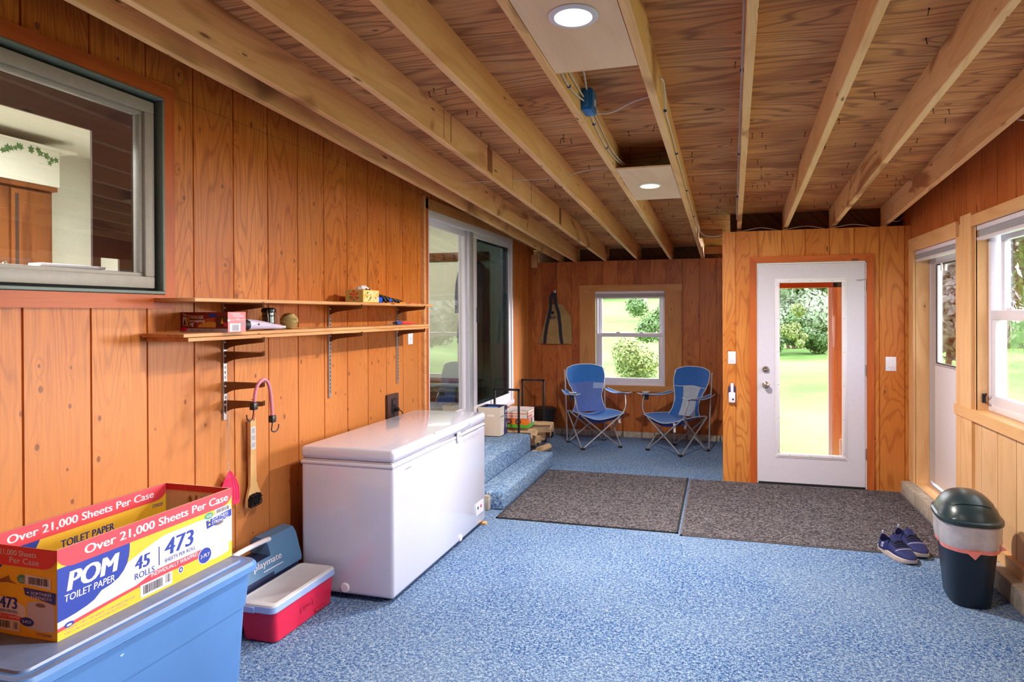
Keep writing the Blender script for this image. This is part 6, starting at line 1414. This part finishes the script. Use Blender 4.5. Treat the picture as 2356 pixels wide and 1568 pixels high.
# ================================================================== BIN AND SHOES
BINM = mat('dark_bin_plastic', (22, 34, 50), .38, var=.12, scale=6); LIDM = mat('dark_green_lid', (30, 50, 56), .3, var=.05); LINER = mat('white_liner_film', (222, 220, 228), .28, var=.10, scale=26, bump=.9, alpha=.62); LINR = mat('pink_liner_edge', (250, 150, 140), .45, alpha=.9)
t = thing('trash_bin', 'dark swing lid trash bin with white liner against the right wall', 'trash bin', (1.312, 4.45, 0), math.radians(-6))
def sq(hx, hy, z, p=3.2, n=44, f=0): 
    R_ = []
    for k in range(n):
        a = 2*math.pi*k/n; c, s_ = math.cos(a), math.sin(a); d = (abs(c)**p+abs(s_)**p)**(-1/p)
        R_.append(Vector((hx*c*d*(1+f*math.sin(9*a)), hy*s_*d*(1+f*math.cos(7*a)), z)))
    return R_
m = MB(); m.loft([sq(.098, .185, 0), sq(.102, .19, .006), sq(.142, .222, .43)], BINM); m.obj('bin_body', t)
m = MB(); m.loft([sq(.150, .232, .455), sq(.152, .235, .44), sq(.151, .233, .415, f=.014), sq(.148, .230, .385, f=.02), sq(.150, .232, .36, f=.026), sq(.143, .224, .32, f=.026)], LINER, cap=False); ln = m.obj('bin_liner', t)
m = MB(); m.loft([sq(.1455, .2265, .325, f=.026), sq(.1405, .2215, .303, f=.026)], LINR, cap=False); m.obj('drawstring_hem', ln)
m = MB(); m.add([(-.05, -.236, .32), (.03, -.236, .32), (0, -.230, .275)], [(0, 1, 2)], LINR); m.obj('drawstring_tab', ln, smooth=False); m = MB(); m.add([(.112, -.188, .365), (.150, -.192, .335), (.118, -.166, .315)], [(0, 1, 2)], LINR); m.obj('drawstring_tab', ln, smooth=False)
m = MB(); m.loft([sq(.156, .238, .448), sq(.160, .244, .452), sq(.160, .244, .468), sq(.150, .232, .476)], LIDM); m.obj('lid_rim', t)
def domez(x, y):
    r = ((abs(x)/.150)**2.6+(abs(y)/.232)**2.6)**(1/2.6); return .474+.118*max(0, 1-r**2.3)**.72
m = MB(); n = 44; RG = []
for k in range(13):
    q = math.cos(math.pi/2*k/13); R_ = sq(.150*q, .232*q, 0, p=2.6+.6*q); RG.append([Vector((p.x, p.y, domez(p.x, p.y))) for p in R_])
m.loft(RG, LIDM); m.obj('lid_hood', t)
def flap(u, v):
    x = .120*(2*v-1)*(1-.25*abs(2*u-1)**3); y = .165*(2*u-1)*(1-.10*abs(2*v-1)**2); return (x, y, domez(x, y)+.0045)
m = MB(); m.grid(lambda u, v: flap(1-u, v), 24, 18, LIDM, .006); m.obj('swing_flap', t)

SN = mat('navy_shoe_mesh', (22, 34, 96), .75, var=.2, scale=240); SNM = mat('slate_blue_toe_mesh', (70, 80, 130), .7, var=.12, scale=300); SOLE = mat('shoe_sole', (206, 190, 180), .6, var=.05); LACE = mat('dark_lace', (14, 16, 34), .7); SKN = mat('shoe_lining', (12, 12, 20), .9); SLV = mat('silver_shoe_trim', (176, 180, 204), .5)
def shoe(label, loc, rz, side):
    """toe towards local +x; side = -1 when the emblem side is local -y"""
    t = thing('sneaker', label, 'shoe', loc, rz, 'pair of navy sneakers'); t.scale = (1.08, 1.08, 1.08)
    Lh = .30
    def width(u): return .036+.016*math.sin(math.pi*min(1, u*1.05))+.010*math.exp(-((u-.70)/.16)**2) - .030*max(0, (u-.86)/.14)**2
    def outline(sc=1.0): 
        n = 30; P = []
        for k in range(n+1):
            u = k/n; a = width(u)*sc*(1 if 0 < u < 1 else .35); P.append((Lh*(u-.5), a))
        return P+[(x, -y) for x, y in P[::-1]]
    m = MB(); O = outline(1.06)
    def hh(x): u = x/Lh+.5; return .012*max(0, (u-.8)/.2)**1.6+.006*max(0, (.12-u)/.12)
    top = lambda x: .030+.004*math.cos(6*x/Lh)+.008*max(0, (.25-(x/Lh+.5))/.25)
    m.loft([[Vector((x*.97, y*.93, hh(x))) for x, y in O], [Vector((x, y, hh(x)+.008)) for x, y in O], [Vector((x*1.0, y*1.0, top(x)+hh(x)*.6)) for x, y in O], [Vector((x*.97, y*.94, top(x)+.004)) for x, y in O]], SOLE); m.obj('sole', t)
    # upper: cross-section arcs along the length
    def ht(u):
        K = [(0, .098), (.08, .105), (.2, .085), (.32, .080), (.40, .098), (.46, .092), (.6, .078), (.75, .062), (.88, .050), (.97, .040), (1, .028)]
        for (a, A), (b, B_) in zip(K, K[1:]):
            if u <= b: q = (u-a)/(b-a); return A+(B_-A)*q
        return K[-1][1]
    def up(u, v):
        a = math.pi*v; w_ = width(u)*.98*(1 if 0 < u < 1 else .6); x = Lh*(u-.5)*.97; h = ht(u)
        c = math.cos(a); s_ = math.sin(a)
        return (x, w_*abs(c)**.8*(1 if c >= 0 else -1), .026+(h-.026)*abs(s_)**.62)
    m = MB(); m.grid(lambda u, v: up(.36+.64*u, v), 22, 18, SN, .002); ub = m.obj('upper', t)
    # heel with open collar
    def heel(u, v):      # v 0..1 round the heel, u height
        a = math.pi*(.5+v); 
        if True:
            k = v; xs = -Lh*.5*.97
        # u-shaped wall
        s_ = 2*v-1; ux = .0+.40*abs(s_)**1.0; x, y, _ = up(max(.004, ux), 0); y = width(max(.02, ux))*.98*(1 if s_ > 0 else -1)*min(1, abs(s_)*3.2)**.6
        x = -Lh*.485+Lh*.40*abs(s_)**1.5
        zt_ = .098-.030*math.sin(math.pi*min(1, abs(s_)*1.0))+.0*u if abs(s_) < .99 else .096
        return (x, y*(1-.22*u**2), .026+(zt_-.026)*u)
    m = MB(); m.grid(lambda u, v: heel(u, 1-v), 10, 30, SN, .004); m.obj('heel_collar', t)
    m = MB(); m.add([(Lh*(u-.5), width(u)*.8*s_, .052) for u, s_ in ((.02, .4), (.12, 1), (.3, 1), (.45, .8), (.45, -.8), (.3, -1), (.12, -1), (.02, -.4))], [tuple(range(8))], SKN); m.obj('insole', t, smooth=False)
    m = MB(); m.grid(lambda u, v: (lambda p: (p[0], p[1], p[2]+.0012))(up(.70+.26*u, .12+.76*v)), 10, 12, SNM); m.obj('toe_panel', ub)
    m = MB(); m.tube([tuple(Vector(up(.68+.03*math.sin(math.pi*k/12), .16+.68*k/12))+Vector((0, 0, .002))) for k in range(13)], .003, SLV, n=6); m.obj('toe_trim', ub)
    # tongue
    m = MB(); m.grid(lambda u, v: (Lh*(-.14+.12*(1-u)), .026*(2*v-1), .094+.028*u-.012*(2*v-1)**2), 6, 8, SN, .005); m.obj('tongue', t)
    m = MB(); m.tube([(-Lh*.135, 0, .118), (-Lh*.15, 0, .138), (-Lh*.165, 0, .124)], .003, LACE, n=6, smooth=1); m.tube([(-Lh*.485, 0, .10), (-Lh*.51, 0, .118), (-Lh*.47, 0, .112)], .004, SLV, n=6, smooth=1); m.obj('pull_loop', t)
    for k in range(5):
        u = .40+.055*k; m = MB(); m.tube([tuple(Vector(up(u+.012*math.sin(math.pi*j/10), .24+.52*j/10))+Vector((0, 0, .004))) for j in range(11)], .0034, LACE, n=6); m.obj('lace', t)
    # emblem
    m = MB(); vs, fs = glyphs('S', .04, .12)
    def emb(a, b):
        u = .19+.10*(1-a) if side > 0 else .19+.10*a; v = .14+.20*b; 
        p = Vector(heel(1, 1)) if False else None
        x = Lh*(u-.5); yw = width(u)*1.0+.0045; z = .040+.030*b; return (x, side*yw*(1-.12*b*b), z)
    m.add([emb(a, b) for a, b in vs], fs, SLV); m.obj('emblem', t, smooth=False)
    return t
a1 = math.atan2(4.90-5.20, 1.135-1.045)
shoe('navy sneaker nearer the camera, half off the mat, white S on its side', (1.098, 5.03, .0), math.radians(-68), -1)
shoe('navy sneaker behind the other one, standing on the dark mat edge', (1.205, 5.16, .009), math.radians(-74), -1)
